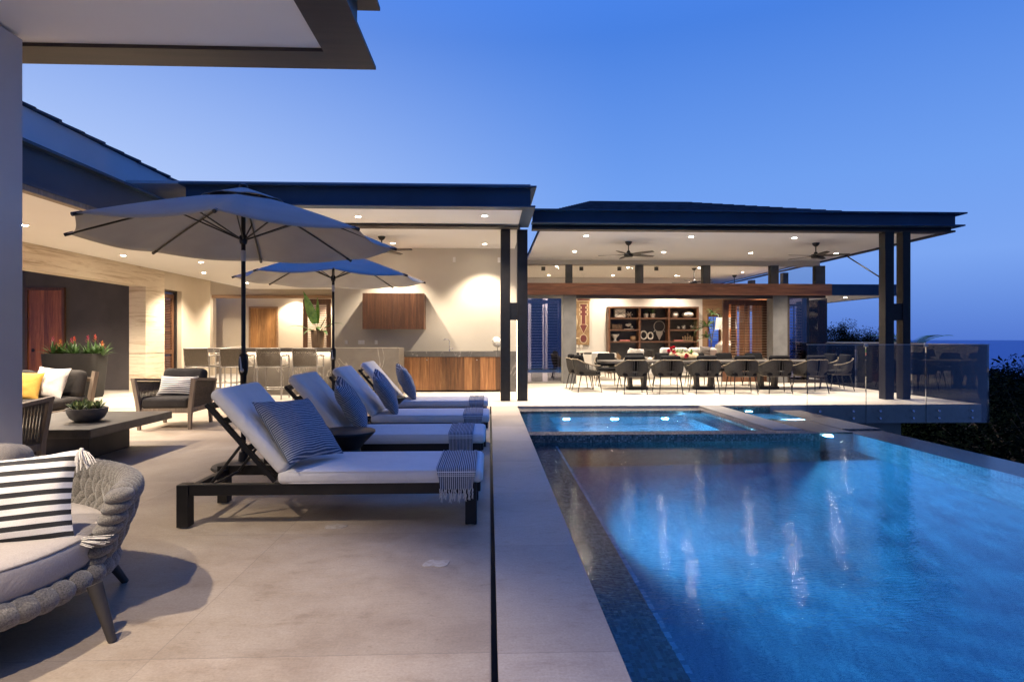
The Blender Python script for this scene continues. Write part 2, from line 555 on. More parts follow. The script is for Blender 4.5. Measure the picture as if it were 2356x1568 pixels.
def glass_mat(name, tint, refl, rough=.0):
    m = bpy.data.materials.new(name)
    m.use_nodes = True
    t = m.node_tree
    for n in list(t.nodes):
        t.nodes.remove(n)
    k = NT(t)
    o = k.n('OutputMaterial')
    tr = k.n('BsdfTransparent')
    tr.inputs[0].default_value = (*tint, 1)
    gl = k.n('BsdfGlossy')
    gl.inputs['Roughness'].default_value = rough
    fr = k.n('Fresnel')
    fr.inputs[0].default_value = 1.5
    f = k.math('MULTIPLY_ADD', fr.outputs[0], 1 - refl, refl)
    ms = k.n('MixShader')
    k.l(f, ms.inputs[0])
    k.l(tr.outputs[0], ms.inputs[1])
    k.l(gl.outputs[0], ms.inputs[2])
    k.l(ms.outputs[0], o.inputs[0])
    MATS[name] = m


glass_mat('glass_clear', (.97, .98, .98), .0)
glass_mat('glass_clerestory', (.95, .94, .92), .0)
glass_mat('glass_coated', (.55, .56, .66), .28)
glass_mat('glass_door', (.66, .66, .78), .18)
glass_mat('glass_edge', (.7, .8, .8), .3)


def lamp_lens(name, col, s):
    return emit(name, col, s)


lamp_lens('lens_warm', (1, .86, .66), 160)
lamp_lens('lens_pool', (.75, .9, 1), 30)
lamp_lens('led_warm', (1, .80, .55), 7)


def shade_mat():
    m, t, b, o = new_mat('lamp_shade_cloth')
    b.inputs['Base Color'].default_value = (.7, .66, .58, 1)
    b.inputs['Emission Color'].default_value = (1, .85, .65, 1)
    b.inputs['Emission Strength'].default_value = .45


shade_mat()


# ------------------------------------------------------------------ mesh building
def rotm(e):
    return Euler(e).to_matrix()


class MB:
    def __init__(s):
        s.v = []
        s.f = []

    def add(s, vs, fs):
        n = len(s.v)
        s.v.extend([Vector(p) for p in vs])
        s.f.extend([tuple(i + n for i in f) for f in fs])
        return s

    def box(s, x0, y0, z0, x1, y1, z1):
        return s.obox(((x0 + x1) / 2, (y0 + y1) / 2, (z0 + z1) / 2), (x1 - x0, y1 - y0, z1 - z0))

    def obox(s, c, d, rot=None):
        c = Vector(c)
        vs = []
        for sx in (-.5, .5):
            for sy in (-.5, .5):
                for sz in (-.5, .5):
                    p = Vector((sx * d[0], sy * d[1], sz * d[2]))
                    if rot is not None:
                        p = (rotm(rot) if not isinstance(rot, Matrix) else rot) @ p
                    vs.append(c + p)
        return s.add(vs, [(0, 1, 3, 2), (4, 6, 7, 5), (0, 4, 5, 1), (2, 3, 7, 6), (0, 2, 6, 4), (1, 5, 7, 3)])

    def bbox(s, c, d, b=.006, rot=None):
        """box with chamfered edges"""
        return s.rbox(c, d, b, 0, rot, 1)

    def rbox(s, c, d, r, puff=0, rot=None, k=3):
        c = Vector(c)
        M = Matrix.Identity(3) if rot is None else (rot if isinstance(rot, Matrix) else rotm(rot))
        h = [x / 2 for x in d]
        r = min(r, min(h) * .999)

        def samples(hh):
            a = [-hh + r * (1 - math.cos(i / k * math.pi / 2)) * 0 + (-0) + i / k * r for i in range(k + 1)]
            m = 6 if puff else 1
            mid = [(-hh + r) + (2 * hh - 2 * r) * i / m for i in range(1, m)]
            return a + mid + [-q for q in reversed(a)]
        faces = [(0, 1, 2, 1), (0, 1, 2, -1), (1, 2, 0, 1), (1, 2, 0, -1), (2, 0, 1, 1), (2, 0, 1, -1)]
        for (i, j, w, sg) in faces:
            A, B = samples(h[i]), samples(h[j])
            vs = []
            for a in A:
                for b in B:
                    p = [0, 0, 0]
                    p[i], p[j], p[w] = a, b, sg * h[w]
                    q = [max(-(h[t] - r), min(h[t] - r, p[t])) for t in range(3)]
                    dv = Vector([p[t] - q[t] for t in range(3)])
                    if dv.length > 1e-9:
                        dv = dv.normalized() * r
                    o = Vector(q) + dv
                    if puff:
                        o.z += puff * (1 if o.z > 0 else -.3) * (1 - min(1, abs(o.x / h[0])) ** 3) * (1 - min(1, abs(o.y / h[1])) ** 3)
                    vs.append(c + M @ o)
            nb = len(B)
            fs = []
            for x in range(len(A) - 1):
                for y in range(nb - 1):
                    q = (x * nb + y, (x + 1) * nb + y, (x + 1) * nb + y + 1, x * nb + y + 1)
                    fs.append(q if sg > 0 else q[::-1])
            s.add(vs, fs)
        return s

    def tube(s, pts, r, seg=8, cap=True, closed=False):
        pts = [Vector(p) for p in pts]
        n = len(pts)
        rs = r if isinstance(r, (list, tuple)) else [r] * n
        vs, fs = [], []
        up = None
        for i, p in enumerate(pts):
            if closed:
                d = pts[(i + 1) % n] - pts[i - 1]
            else:
                d = pts[min(i + 1, n - 1)] - pts[max(i - 1, 0)]
            d = d.normalized() if d.length > 1e-9 else Vector((0, 0, 1))
            if up is None:
                up = Vector((0, 0, 1)) if abs(d.z) < .9 else Vector((1, 0, 0))
            a = d.cross(up)
            if a.length < 1e-4:
                a = d.cross(Vector((.3, .8, .1)))
            a.normalize()
            b = a.cross(d).normalized()
            up = b
            for q in range(seg):
                t = 2 * math.pi * q / seg
                vs.append(p + (a * math.cos(t) + b * math.sin(t)) * rs[i])
        m = n if closed else n - 1
        for i in range(m):
            for q in range(seg):
                i2 = (i + 1) % n
                fs.append((i * seg + q, i * seg + (q + 1) % seg, i2 * seg + (q + 1) % seg, i2 * seg + q))
        if cap and not closed:
            fs.append(tuple(range(seg))[::-1])
            fs.append(tuple((n - 1) * seg + q for q in range(seg)))
        return s.add(vs, fs)

    def lathe(s, prof, c=(0, 0, 0), seg=28, rot=None, sx=1, sy=1):
        c = Vector(c)
        M = Matrix.Identity(3) if rot is None else rotm(rot)
        vs, fs = [], []
        for (r, z) in prof:
            for q in range(seg):
                t = 2 * math.pi * q / seg
                vs.append(c + M @ Vector((max(r, 1e-5) * math.cos(t) * sx, max(r, 1e-5) * math.sin(t) * sy, z)))
        for i in range(len(prof) - 1):
            for q in range(seg):
                fs.append((i * seg + q, i * seg + (q + 1) % seg, (i + 1) * seg + (q + 1) % seg, (i + 1) * seg + q))
        return s.add(vs, fs)

    def ball(s, c, r, rot=None, nu=12, nv=8, fn=None):
        c = Vector(c)
        r = (r, r, r) if isinstance(r, (int, float)) else r
        M = Matrix.Identity(3) if rot is None else (rot if isinstance(rot, Matrix) else rotm(rot))
        vs, fs = [], []
        for i in range(nv + 1):
            ph = math.pi * i / nv
            for j in range(nu):
                th = 2 * math.pi * j / nu
                d = Vector((math.sin(ph) * math.cos(th), math.sin(ph) * math.sin(th), math.cos(ph)))
                w = fn(d) if fn else 1
                vs.append(c + M @ Vector((d.x * r[0] * w, d.y * r[1] * w, d.z * r[2] * w)))
        for i in range(nv):
            for j in range(nu):
                fs.append((i * nu + j, (i + 1) * nu + j, (i + 1) * nu + (j + 1) % nu, i * nu + (j + 1) % nu))
        return s.add(vs, fs)

    def grid(s, fn, nu, nv, wrap=False):
        vs = [fn(i / nu, j / nv) for i in range(nu + 1) for j in range(nv + 1)]
        fs = []
        for i in range(nu):
            for j in range(nv):
                a = i * (nv + 1) + j
                fs.append((a, a + nv + 1, a + nv + 2, a + 1))
        return s.add(vs, fs)

    def prism(s, poly, lo, hi, axis='y'):
        """2-D outline extruded along an axis; outline given in the other two axes"""
        n = len(poly)

        def P(a, b, t):
            return {'y': (a, t, b), 'z': (a, b, t), 'x': (t, a, b)}[axis]
        vs = [P(a, b, lo) for a, b in poly] + [P(a, b, hi) for a, b in poly]
        fs = [tuple(range(n)), tuple(range(2 * n - 1, n - 1, -1))]
        for i in range(n):
            j = (i + 1) % n
            fs.append((i, j, n + j, n + i))
        return s.add(vs, fs)

    def blade(s, base, dirv, length, width, droop=.3, seg=5, fold=.15, side=None):
        """a long leaf: starts along dirv and bends down"""
        p = Vector(base)
        d = Vector(dirv).normalized()
        sd = Vector(side) if side is not None else d.cross(Vector((0, 0, 1)))
        if sd.length < .05:
            sd = Vector((1, 0, 0))
        sd.normalize()
        vs, fs = [], []
        for i in range(seg + 1):
            t = i / seg
            w = width * math.sin(math.pi * min(1, (.12 + .88 * t)) ** .8) * .5 if i < seg else width * .02
            nrm = sd.cross(d).normalized()
            vs += [p - sd * w, p + nrm * w * -fold * 2, p + sd * w]
            p = p + d * (length / seg)
            d = (d + Vector((0, 0, -1)) * droop / seg * (.4 + 1.6 * t)).normalized()
        for i in range(seg):
            a = i * 3
            fs += [(a, a + 1, a + 4, a + 3), (a + 1, a + 2, a + 5, a + 4)]
        return s.add(vs, fs)

    def xform(s, M, start=0):
        for i in range(start, len(s.v)):
            s.v[i] = M @ s.v[i]
        return s

    def build(s, name, mt, parent=None, smooth=None, origin=None, flip=True):
        o0 = Vector(origin) if origin is not None else (parent_world(parent) if parent else Vector((0, 0, 0)))
        me = bpy.data.meshes.new(name)
        me.from_pydata([tuple(p - o0) for p in s.v], [], s.f)
        me.update()
        if flip:
            import bmesh
            bm = bmesh.new()
            bm.from_mesh(me)
            bmesh.ops.remove_doubles(bm, verts=bm.verts, dist=1e-5)
            bmesh.ops.recalc_face_normals(bm, faces=bm.faces)
            bm.to_mesh(me)
            bm.free()
        if smooth:
            me.polygons.foreach_set('use_smooth', [True] * len(me.polygons))
            me.set_sharp_from_angle(angle=R(smooth if smooth is not True else 40))
        me.materials.append(MATS[mt])
        o = bpy.data.objects.new(name, me)
        C.objects.link(o)
        if parent:
            o.parent = parent
        else:
            o.location = o0
        return o


def parent_world(p):
    v = Vector((0, 0, 0))
    while p is not None:
        v = v + p.location
        p = p.parent
    return v


def tag(o, label, cat, group=None):
    o['label'] = label
    o['category'] = cat
    if group:
        o['group'] = group
    return o


def thing(name, label, cat, loc=(0, 0, 0), group=None):
    o = bpy.data.objects.new(name, None)
    o.empty_display_size = .1
    C.objects.link(o)
    o.location = loc
    return tag(o, label, cat, group)


def struct(o):
    o['kind'] = 'structure'
    return o


def clone(o, loc=None, rz=None, label=None, parent=None, sc_=None):
    c = o.copy()
    C.objects.link(c)
    if parent is not None:
        c.parent = parent
    if loc is not None:
        c.location = loc
    if rz is not None:
        c.rotation_euler = (0, 0, rz)
    if label:
        c['label'] = label
    if sc_:
        c.scale = sc_
    for ch in list(o.children):
        clone(ch, parent=c)
    return c


def pillow_mb(w, h, t, crumple=.0, seed=0):
    m = MB()

    def side(sg):
        def fn(a, b):
            u, v = a * 2 - 1, b * 2 - 1
            e = ((1 - u * u) * (1 - v * v))
            th = t / 2 * max(0, e) ** .42
            x = w / 2 * u * (1 - .10 * (1 - v * v))
            z = h / 2 * v * (1 - .10 * (1 - u * u))
            n = mnoise.noise(Vector((u * 2.2 + seed * 3.1, v * 2.2, seed * 1.7))) * crumple * (e ** .3 if e > 0 else 0)
            return Vector((x, sg * th + n, z))
        return fn
    m.grid(side(1), 22, 22)
    m.grid(side(-1), 22, 22)
    return m


# ================================================================== GROUND, POOL, SEA
CZ = 3.63
DF = 11.32     # front edge of the pavilion deck
DR = aY(2258, 925, DF).x      # right edge of the pavilion deck
m = MB()
m.box(-16, -4, -.14, .006, DF - .002, 0)
struct(m.build('deck', 'deck_stone'))
m = MB()
m.box(.034, -4, -.11, .54, DF - .002, 0)
struct(m.build('coping', 'coping_stone'))
m = MB()
m.box(-.02, -4, -.2, .06, DF - .01, -.145)
struct(m.build('drain_channel', 'slot_black'))
m = MB()
m.box(-16, DF, -.36, DR, 30, 0)
m.box(DR, 16.9, -.36, 12.9, 30, -.001)
struct(m.build('terrace_floor', 'pavilion_stone'))
m = MB()
m.box(-16, -4, -4, .5, 30, -.37)
m.box(.5, DF + .2, -4.6, 8.35, 30, -.37)
struct(m.build('foundation', 'concrete'))
for nm, px, py, s_ in (('floor_patch', 772, 1211, .05), ('floor_patch', 1003, 1296, .055)):
    c = g(px, py)
    poly = []
    for i in range(22):
        t = i / 22 * 2 * math.pi
        r = s_ * (1 + .35 * mnoise.noise(Vector((math.cos(t) * 1.5 + px, math.sin(t) * 1.5, 0))) + .25 * math.cos(2 * t))
        poly.append((c.x + r * math.cos(t) * 1.1, c.y + r * math.sin(t) * 1.25))
    m = MB()
    m.prism(poly, .0, .004, 'z')
    struct(m.build(nm, 'light_stone_patch'))

WZ = -.12
PX1 = 5.5
m = MB()   # pool shell: floor, ledge, walls
m.box(.42, -4, -1.75, PX1 + .1, 8.0, -1.55)
struct(m.build('pool_floor', 'mosaic_pool'))
m = MB()
m.box(.30, -4, -1.6, .54, 8.0, -.112)
m.box(.54, -4, -1.54, .93, 8.0, -.36)
struct(m.build('pool_ledge', 'mosaic_grey'))
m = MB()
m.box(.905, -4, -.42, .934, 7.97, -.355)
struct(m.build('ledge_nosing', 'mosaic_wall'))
m = MB()
m.box(PX1, -4, -1.9, 6.12, 8.9, -.128)
m.box(PX1, 8.9, -1.9, 6.12, DF - .003, -.10)
struct(m.build('infinity_edge', 'mosaic_rim'))
m = MB()
m.box(PX1 - .012, -4, -1.54, PX1 - .001, 8.6, -.16)
struct(m.build('pool_wall', 'mosaic_wall'))
m = MB()
m.box(6.12, -4, -4.5, 6.3, DF, -.30)
struct(m.build('pool_outer_wall', 'concrete'))
# spa
m = MB()
m.box(.54, 7.98, -1.54, 4.53, 8.27, -.015)
m.box(.54, 10.72, -1.4, 4.10, 11.1, -.03)
m.box(3.93, 8.27, -1.4, 4.1, 10.72, -.02)
struct(m.build('spa_wall', 'mosaic_grey'))
m = MB()
m.box(.54, 8.275, -1.35, 1.05, 10.715, -.26)
m.box(1.05, 10.25, -1.35, 3.925, 10.715, -.26)
m.box(3.5, 8.275, -1.35, 3.925, 10.25, -.26)
struct(m.build('spa_bench', 'mosaic_spa'))
m = MB()
m.box(.54, 8.275, -1.5, 3.925, 10.715, -1.0)
struct(m.build('spa_floor', 'mosaic_spa'))
m = MB()
m.grid(lambda a, b: Vector((.541 + a * 3.386, 8.272 + b * 2.445, -.045)), 2, 2)
struct(m.build('spa_water', 'spa_water', flip=False))
# stone kerb between spa and the little lit basin, and the dark platform
m = MB()
m.rbox((4.32, 9.792, -.64), (.42, 3.02, 1.28), .012, k=1)
struct(m.build('stone_kerb', 'concrete'))
m = MB()
m.box(4.535, 8.62, -1.54, PX1 - .002, 9.95, -.105)
m.box(4.535, 7.98, -1.54, 4.62, 8.62, -.015)
m.box(4.535, 11.22, -1.2, PX1 - .002, DF - .004, -.02)
struct(m.build('stone_platform', 'mosaic_rim'))
m = MB()
m.box(4.535, 9.952, -1.3, PX1 - .002, 11.218, -.6)
struct(m.build('basin_floor', 'mosaic_spa'))
m = MB()
m.grid(lambda a, b: Vector((4.54 + a * .955, 9.955 + b * 1.262, -.085)), 2, 2)
struct(m.build('basin_water', 'spa_water', flip=False))
m = MB()
m.grid(lambda a, b: Vector((.541 + a * (PX1 - .545), -4 + b * 11.975, WZ)), 2, 2)
m.grid(lambda a, b: Vector((4.622 + a * (PX1 - 4.626), 7.975 + b * .642, WZ)), 2, 2)
struct(m.build('pool_water', 'pool_water', flip=False))

# sea and hillside
m = MB()
m.grid(lambda a, b: Vector((-3000 + a * 33000, 90 + (b ** 3) * 40000, -60)), 30, 40)
struct(m.build('sea', 'sea_water', flip=False))


def hill(a, b):
    x, y = -40 + a * 130, 6 + b * 110
    base = -3.2 - .12 * max(0, x - 6) - .0 * y
    base -= .0055 * max(0, y - 25) ** 1.7
    base += mnoise.noise(Vector((x * .12, y * .12, 0))) * .9
    if x < 6:
        base = min(base, -1.5)
    return Vector((x, y, base))


m = MB()
m.grid(hill, 60, 60)
struct(m.build('hillside', 'terrain', smooth=60))

# ================================================================== BUILDINGS
# --- near building: a roof corner and a wall end by the camera
NB = thing('near_building', 'near building with white soffit edged in brown steel and a pale wall at left', 'building', (-4, 3, 0))
Z0 = 3.6
m = MB()
m.box(-3.84, -2, 0, -3.59, 4.62, Z0 - .001)
m.build('wall', 'plaster_blue', NB)
m = MB()
m.box(-9, -4, Z0 + .03, -1.33, 4.72, Z0 + .07)
m.build('soffit', 'ceiling_paint', NB)
m = MB()
m.box(-9, 4.72, Z0, -.97, 5.02, Z0 + .028)
m.box(-1.33, -4, Z0, -.97, 4.72, Z0 + .028)
m.box(-9, 4.86, Z0 + .028, -1.10, 4.89, Z0 + .52)
m.box(-1.13, -4, Z0 + .028, -1.10, 4.86, Z0 + .52)
m.box(-9, 4.75, Z0 + .52, -.94, 5.05, Z0 + .55)
m.box(-1.33, -4, Z0 + .52, -.94, 4.75, Z0 + .55)
m.build('edge_beam', 'bronze_metal', NB)
m = MB()
m.box(-9, -4, Z0 + .56, -1.0, 4.95, Z0 + .70)
m.build('roof', 'roof_membrane', NB)

# --- left wing
LW = thing('lounge_wing', 'long left wing with a travertine portal, plaster walls and a deep blue steel eave', 'building', (-8.5, 12, 0))
XW, ZL = -8.51, 3.07
Y1 = 14.76
m = MB()   # portal: lintel and far pillar
m.box(XW - .4, -2, 2.61, XW, Y1, ZL + .5)
m.box(XW - .4, Y1, 0, XW, 15.6, ZL + .5)
pt = m.build('travertine_portal', 'travertine', LW)
m = MB()
m.box(XW - .402, Y1 - .002, .94, XW + .003, 15.6, .95)
m.build('joint_line', 'slot_black', pt)
m = MB()   # dark inner wall with the first door
m.box(-16, 15.3, 0, XW - .401, 15.5, 3.3)
m.build('dark_wall', 'plaster_dark', LW)
m = MB()
m.box(-16, -2, 3.06, XW - .402, 15.29, 3.2)
m.build('inner_ceiling', 'ceiling_paint', LW)


def panel_door(parent, x0, x1, zt, y, wm='wood_red', handle_x=None, name='door'):
    fr = MB()
    fr.box(x0 - .06, y - .05, 0, x0, y + .02, zt + .06)
    fr.box(x1, y - .05, 0, x1 + .06, y + .02, zt + .06)
    fr.box(x0, y - .05, zt, x1, y + .02, zt + .06)
    d = MB().box(x0 + .004, y - .02, .01, x1 - .004, y + .01, zt - .004).build(name, wm, parent)
    fr.build('door_frame', 'wood_frame' if wm == 'wood_red' else 'wood_lintel', d)
    if handle_x:
        h = MB()
        h.box(handle_x - .03, y - .028, .98, handle_x + .03, y - .02, 1.06)
        h.tube([(handle_x, y - .03, 1.02), (handle_x, y - .07, 1.02), (handle_x + .09, y - .07, 1.02)], .011)
        h.build('handle', 'black_metal', d)
    return d


d0, d1 = aY(66, 700, 15.28).x, aY(145, 700, 15.28).x
panel_door(LW, d0, d1, aY(100, 667, 15.28).z, 15.28, 'wood_red', d0 + .12)
m = MB()   # plaster wall beyond the portal, with the shutter opening
SY0, SY1, SZ = 15.6, 16.45, 2.62
m.box(XW - .3, SY1, 0, XW - .002, 18.1, ZL + .6)
m.box(XW - .3, SY0 + .001, SZ, XW - .002, SY1, ZL + .6)
m.box(-10.6, 17.9, 0, XW - .3, 18.1, 3.9)
m.build('plaster_wall', 'plaster', LW)
fr = MB()
fr.box(XW - .2, SY0 + .002, SZ - .05, XW - .12, SY1 - .002, SZ - .002)
fr.box(XW - .2, SY1 - .06, 0, XW - .12, SY1 - .002, SZ - .05)
fr.build('shutter_track', 'bronze_metal', LW)
sh = MB()
sh.box(XW - .19, SY0 + .02, .02, XW - .15, SY0 + .09, SZ - .1)
sh.box(XW - .19, SY1 - .22, .02, XW - .15, SY1 - .12, SZ - .1)
sh.box(XW - .19, SY0 + .09, SZ - .22, XW - .15, SY1 - .22, SZ - .1)
sh.box(XW - .19, SY0 + .09, .9, XW - .15, SY1 - .22, 1.02)
sf = sh.build('shutter', 'wood_frame', LW)
sl = MB()
z = .1
while z < SZ - .25:
    if not .85 < z < 1.04:
        sl.obox((XW - .17, (SY0 + SY1) / 2 - .07, z), (.045, SY1 - SY0 - .31, .008), (0, R(-35), 0))
    z += .045
sl.build('slats', 'wood_louver', sf)
m = MB()   # far facing wall with its recess and lintel
YF = 21.3
RX0, RX1 = aY(490, 690, YF).x, -4.2
RZ = 2.80
m.box(-12.5, YF, 0, RX0, YF + .25, 4.3)
m.box(RX0, YF, RZ, RX1 + 1.2, YF + .25, 4.3)
m.box(-12.5, YF + 1.0, 0, RX1 + 1.2, YF + 1.2, RZ + .2)
m.box(-12.6, 18.1, 0, -12.4, YF, 4.3)
m.build('far_wall', 'plaster', LW)
m = MB()
m.box(RX0 - .02, YF - .06, RZ - .02, RX1 + 1.3, YF + .2, RZ + .09)
m.build('wood_lintel', 'wood_lintel', LW)
a0, a1 = aY(577, 720, YF + 1).x, aY(637, 720, YF + 1).x
panel_door(LW, a0, a1, aY(600, 709, YF + 1).z, YF + 1, 'wood_door')
# louvred doors at the right of the recess


def louvre_panel(parent, x0, x1, z0, z1, y, wm, sm, post=.07, rail=.09, step=.065, mid=None, name='louvre_panel', tilt=25, depth=.05, thin=.009, sname='slats'):
    f = MB()
    f.box(x0, y - .02, z0, x0 + post, y + .02, z1)
    f.box(x1 - post, y - .02, z0, x1, y + .02, z1)
    f.box(x0 + post, y - .018, z1 - rail, x1 - post, y + .018, z1)
    f.box(x0 + post, y - .018, z0, x1 - post, y + .018, z0 + rail)
    if mid:
        f.box(mid - post * .4, y - .019, z0 + rail, mid + post * .4, y + .019, z1 - rail)
    fo = f.build(name, wm, parent)
    s_ = MB()
    zz = z0 + rail + step * .6
    while zz < z1 - rail - step * .3:
        s_.obox(((x0 + x1) / 2, y, zz), (x1 - x0 - 2 * post, depth, thin), (R(tilt), 0, 0))
        zz += step
    s_.build(sname, sm, fo)
    return fo


q0 = aY(695, 700, YF).x
louvre_panel(LW, q0, q0 + 1.0, .02, RZ - .04, YF + .12, 'wood_frame', 'wood_louver', post=.16, rail=.2)
# ceiling, eave, upper parapet
YB = 20.9
m = MB()
m.prism([(XW + .035, -2), (-5.55, -2), (-5.55, 13.55), (-4.02, 13.55), (-4.02, YB), (XW + .035, YB)], ZL, ZL + .06, 'z')
m.box(-5.55, 13.5, ZL + .061, -4.02, 13.56, CZ - .001)
m.box(-5.56, 12.3, ZL + .061, -5.5, 13.5, CZ - .001)
m.box(-4.05, 13.56, ZL + .061, -4.02, 14.99, CZ - .001)
m.build('ceiling', 'ceiling_paint', LW)
m = MB()
m.box(XW - .5, -2, ZL + .1, -5.65, YB, 3.6)
m.build('roof', 'roof_membrane', LW)
m = MB()
m.box(-5.549, -2, ZL - .03, -5.43, 12.3, ZL + .04)
m.build('eave_trim', 'wood_teak', LW)
m = MB()
m.box(-5.54, -2, ZL + .042, -5.50, 11.2, 3.60)
m.box(-5.545, -2, ZL + .041, -5.42, 11.2, ZL + .07)
m.box(-5.62, -2, 3.60, -5.40, 11.2, 3.635)
m.build('fascia', 'fascia_metal', LW)
m = MB()
m.box(-6.75, -2, 3.5, -6.5, 14.0, 4.55)
m.build('parapet_wall', 'plaster_blue', LW)
m = MB()
y = -2.0
while y < 14:
    m.obox((-6.62, y + .27, 4.572 + .008 * ((int(y * 2)) % 2)), (.34, .56, .03), (R(2.5), 0, 0))
    y += .5
m.build('shingle_edge', 'shingle', LW)

# --- bar building
BB = thing('bar_building', 'open bar building with plaster back wall and flat blue steel edged roof', 'building', (-2, 15, 0))
m = MB()
BX0, BX1 = -4.0, .70
m.box(BX0, 15.0, 0, BX1, 15.2, CZ + .3)
m.box(BX0, 15.2, 0, BX0 + .2, YF + .8, CZ + .3)
m.box(BX1 - .2, 15.2, 0, BX1, 17.1, CZ + .3)
m.build('back_wall', 'plaster_grey', BB)
m = MB()
m.box(-5.49, 12.30, CZ, BX1 - .05, 14.999, CZ + .06)
m.box(-8.4, 15.2, 3.80, BX0, YF + .9, 3.86)
m.box(-5.3, 10.62, CZ + .045, .60, 12.02, CZ + .085)
m.build('ceiling', 'ceiling_paint', BB)
m = MB()
m.box(-5.5, 12.02, CZ - .02, .62, 12.29, CZ + .02)
m.build('cross_beam', 'bronze_metal', BB)
FZ0, FZ1 = CZ + .03, 4.01
m = MB()
m.box(-5.35, 10.40, FZ0, .82, 10.62, FZ0 + .03)
m.box(.60, 10.62, FZ0 + .001, .82, 12.3, FZ0 + .031)
m.box(-5.37, 10.52, FZ0 + .03, .74, 10.55, FZ1)
m.box(.71, 10.55, FZ0 + .03, .74, 12.3, FZ1)
m.box(-5.43, 10.38, FZ1, .84, 10.62, FZ1 + .03)
m.box(.6, 10.62, FZ1, .84, 12.3, FZ1 + .03)
m.build('fascia', 'fascia_metal', BB)
m = MB()
m.box(-5.3, 10.62, FZ0 + .0005, .6, 10.66, FZ0 + .031)
m.build('edge_trim', 'bronze_metal', BB)
m = MB()
m.box(-6.4, 10.5, FZ1 + .035, .74, 18, FZ1 + .085)
m.build('roof', 'roof_membrane', BB)
# switches and sockets, one part each
for nm, px, py, w, h in (('wall_switch', 1045, 597, .07, .13), ('wall_switch', 1148, 598, .07, .13), ('socket', 796, 787, .07, .10), ('socket', 831, 787, .16, .10), ('socket', 865, 787, .07, .10)):
    p = aY(px, py, 14.98)
    s_ = MB()
    s_.rbox((p.x, 14.992, p.z), (w, .014, h), .005, k=1)
    so = s_.build(nm, 'white_plastic', BB)
    for q in range(2 if w > .1 else 1):
        cx_ = p.x + (q - .5) * .07 if w > .1 else p.x
        MB().rbox((cx_, 14.983, p.z), (.032, .008, .06), .003, k=1).build('rocker', 'white_plastic', so)

# --- pavilion
PV = thing('pavilion', 'open sided dining pavilion with hipped shingle roof and deep blue steel fascia', 'building', (5.5, 17, 0))
PXL, PXR = .90, 10.05
PF = 12.15
YG = 17.1
m = MB()
m.box(PXL + .2, PF + .35, CZ, 9.87, YG, CZ + .05)
m.box(.9, YG + .3, CZ + .06, 9.87, 26.2, CZ + .12)
m.build('ceiling', 'ceiling_paint', PV)
m = MB()
m.box(.72, YG, CZ - .13, 9.90, YG + .30, CZ + .12)
m.build('ceiling_band', 'plaster_grey', PV)
zt = 3.98
m = MB()
m.box(PXL, PF + .05, CZ + .12, PXR, PF + .08, zt)
m.box(PXR - .03, PF + .08, CZ + .12, PXR, 27, zt)
m.box(PXL - .02, PF - .08, CZ + .09, PXR + .12, PF + .18, CZ + .12)
m.box(PXL - .02, PF - .1, zt, PXR + .15, PF + .18, zt + .03)
m.box(PXR - .1, PF + .18, zt + .0005, PXR + .15, 27, zt + .03)
m.box(PXR - .1, PF + .18, CZ + .0905, PXR + .12, 27, CZ + .1195)
m.build('fascia', 'fascia_metal', PV)
m = MB()
m.box(PXL, PF + .10, CZ - .01, PXR + .05, PF + .34, CZ + .03)
m.box(PXR - .06, PF + .341, CZ - .012, PXR + .05, 27, CZ + .028)
m.build('eave_beam', 'bronze_metal', PV)
m = MB()
m.box(PXL, PF + .14, CZ + .03, PXR - .02, PF + .30, CZ + .09)
m.build('shadow_gap', 'slot_black', PV)
# hipped roof of overlapping courses
m = MB()
ex0, ex1, ey0, ey1, ez = PXL + .3, PXR - .5, PF + .6, 27.0, 4.03
NC = 17
for i in range(NC):
    t0, t1 = i / NC, (i + 1.25) / NC
    rise = 1.78
    hx, hy = 2.15, 6.4
    x0, x1 = ex0 + hx * t0, ex1 - hx * t0 * 1.45
    y0, z0_ = ey0 + hy * t0, ez + rise * t0
    y1, z1_ = ey0 + hy * t1, ez + rise * t1
    m.add([(x0, y0, z0_), (x1, y0, z0_), (x1 - .25, y1, z1_), (x0 + .2, y1, z1_), (x0, y0, z0_ + .075), (x1, y0, z0_ + .075), (x1 - .25, y1, z1_ + .03), (x0 + .2, y1, z1_ + .03)],
          [(0, 1, 2, 3), (4, 7, 6, 5), (0, 4, 5, 1), (0, 3, 7, 4), (1, 5, 6, 2), (2, 6, 7, 3)])
    # side courses (seen only from other viewpoints)
    for sx, xa, xb in ((1, x1 - .01, ex1 - hx * t1 * 1.45), (-1, x0 + .01, ex0 + hx * t1)):
        m.add([(xa, y0, z0_), (xa, ey1 - hy * t0, z0_), (xb, ey1 - hy * t1, z1_), (xb, y1, z1_)], [(0, 1, 2, 3)])
    m.add([(x0, ey1 - hy * t0, z0_), (x1, ey1 - hy * t0, z0_), (x1 - .25, ey1 - hy * t1, z1_), (x0 + .2, ey1 - hy * t1, z1_)], [(0, 1, 2, 3)])
m.build('roof', 'shingle', PV)
# twin steel columns
for pr_ in (((.234, .435), (.582, .80), 12.27), ((aY(2037, 800, 12.25).x, aY(2057, 800, 12.25).x), (aY(2078, 800, 12.25).x, aY(2095, 800, 12.25).x), 12.27)):
    yy = pr_[2]
    m = MB()
    zc = CZ - .012 if pr_[0][0] > 1 else CZ - .022
    for a, b in pr_[:2]:
        m.box(a, yy - .02, 0, b, yy + (.24 if a < 1 else .19), zc)
    cm = m.build('column', 'black_metal', PV)
    m = MB()
    m.box(pr_[0][1], yy + .005, 1.71, pr_[1][0], yy + .20, 2.07)
    m.build('cross_plate', 'black_metal', cm)
CL0, CL1, CR0, CR1 = [aY(q, 800, YG - .08).x for q in (1296, 1326, 1779, 1812)]
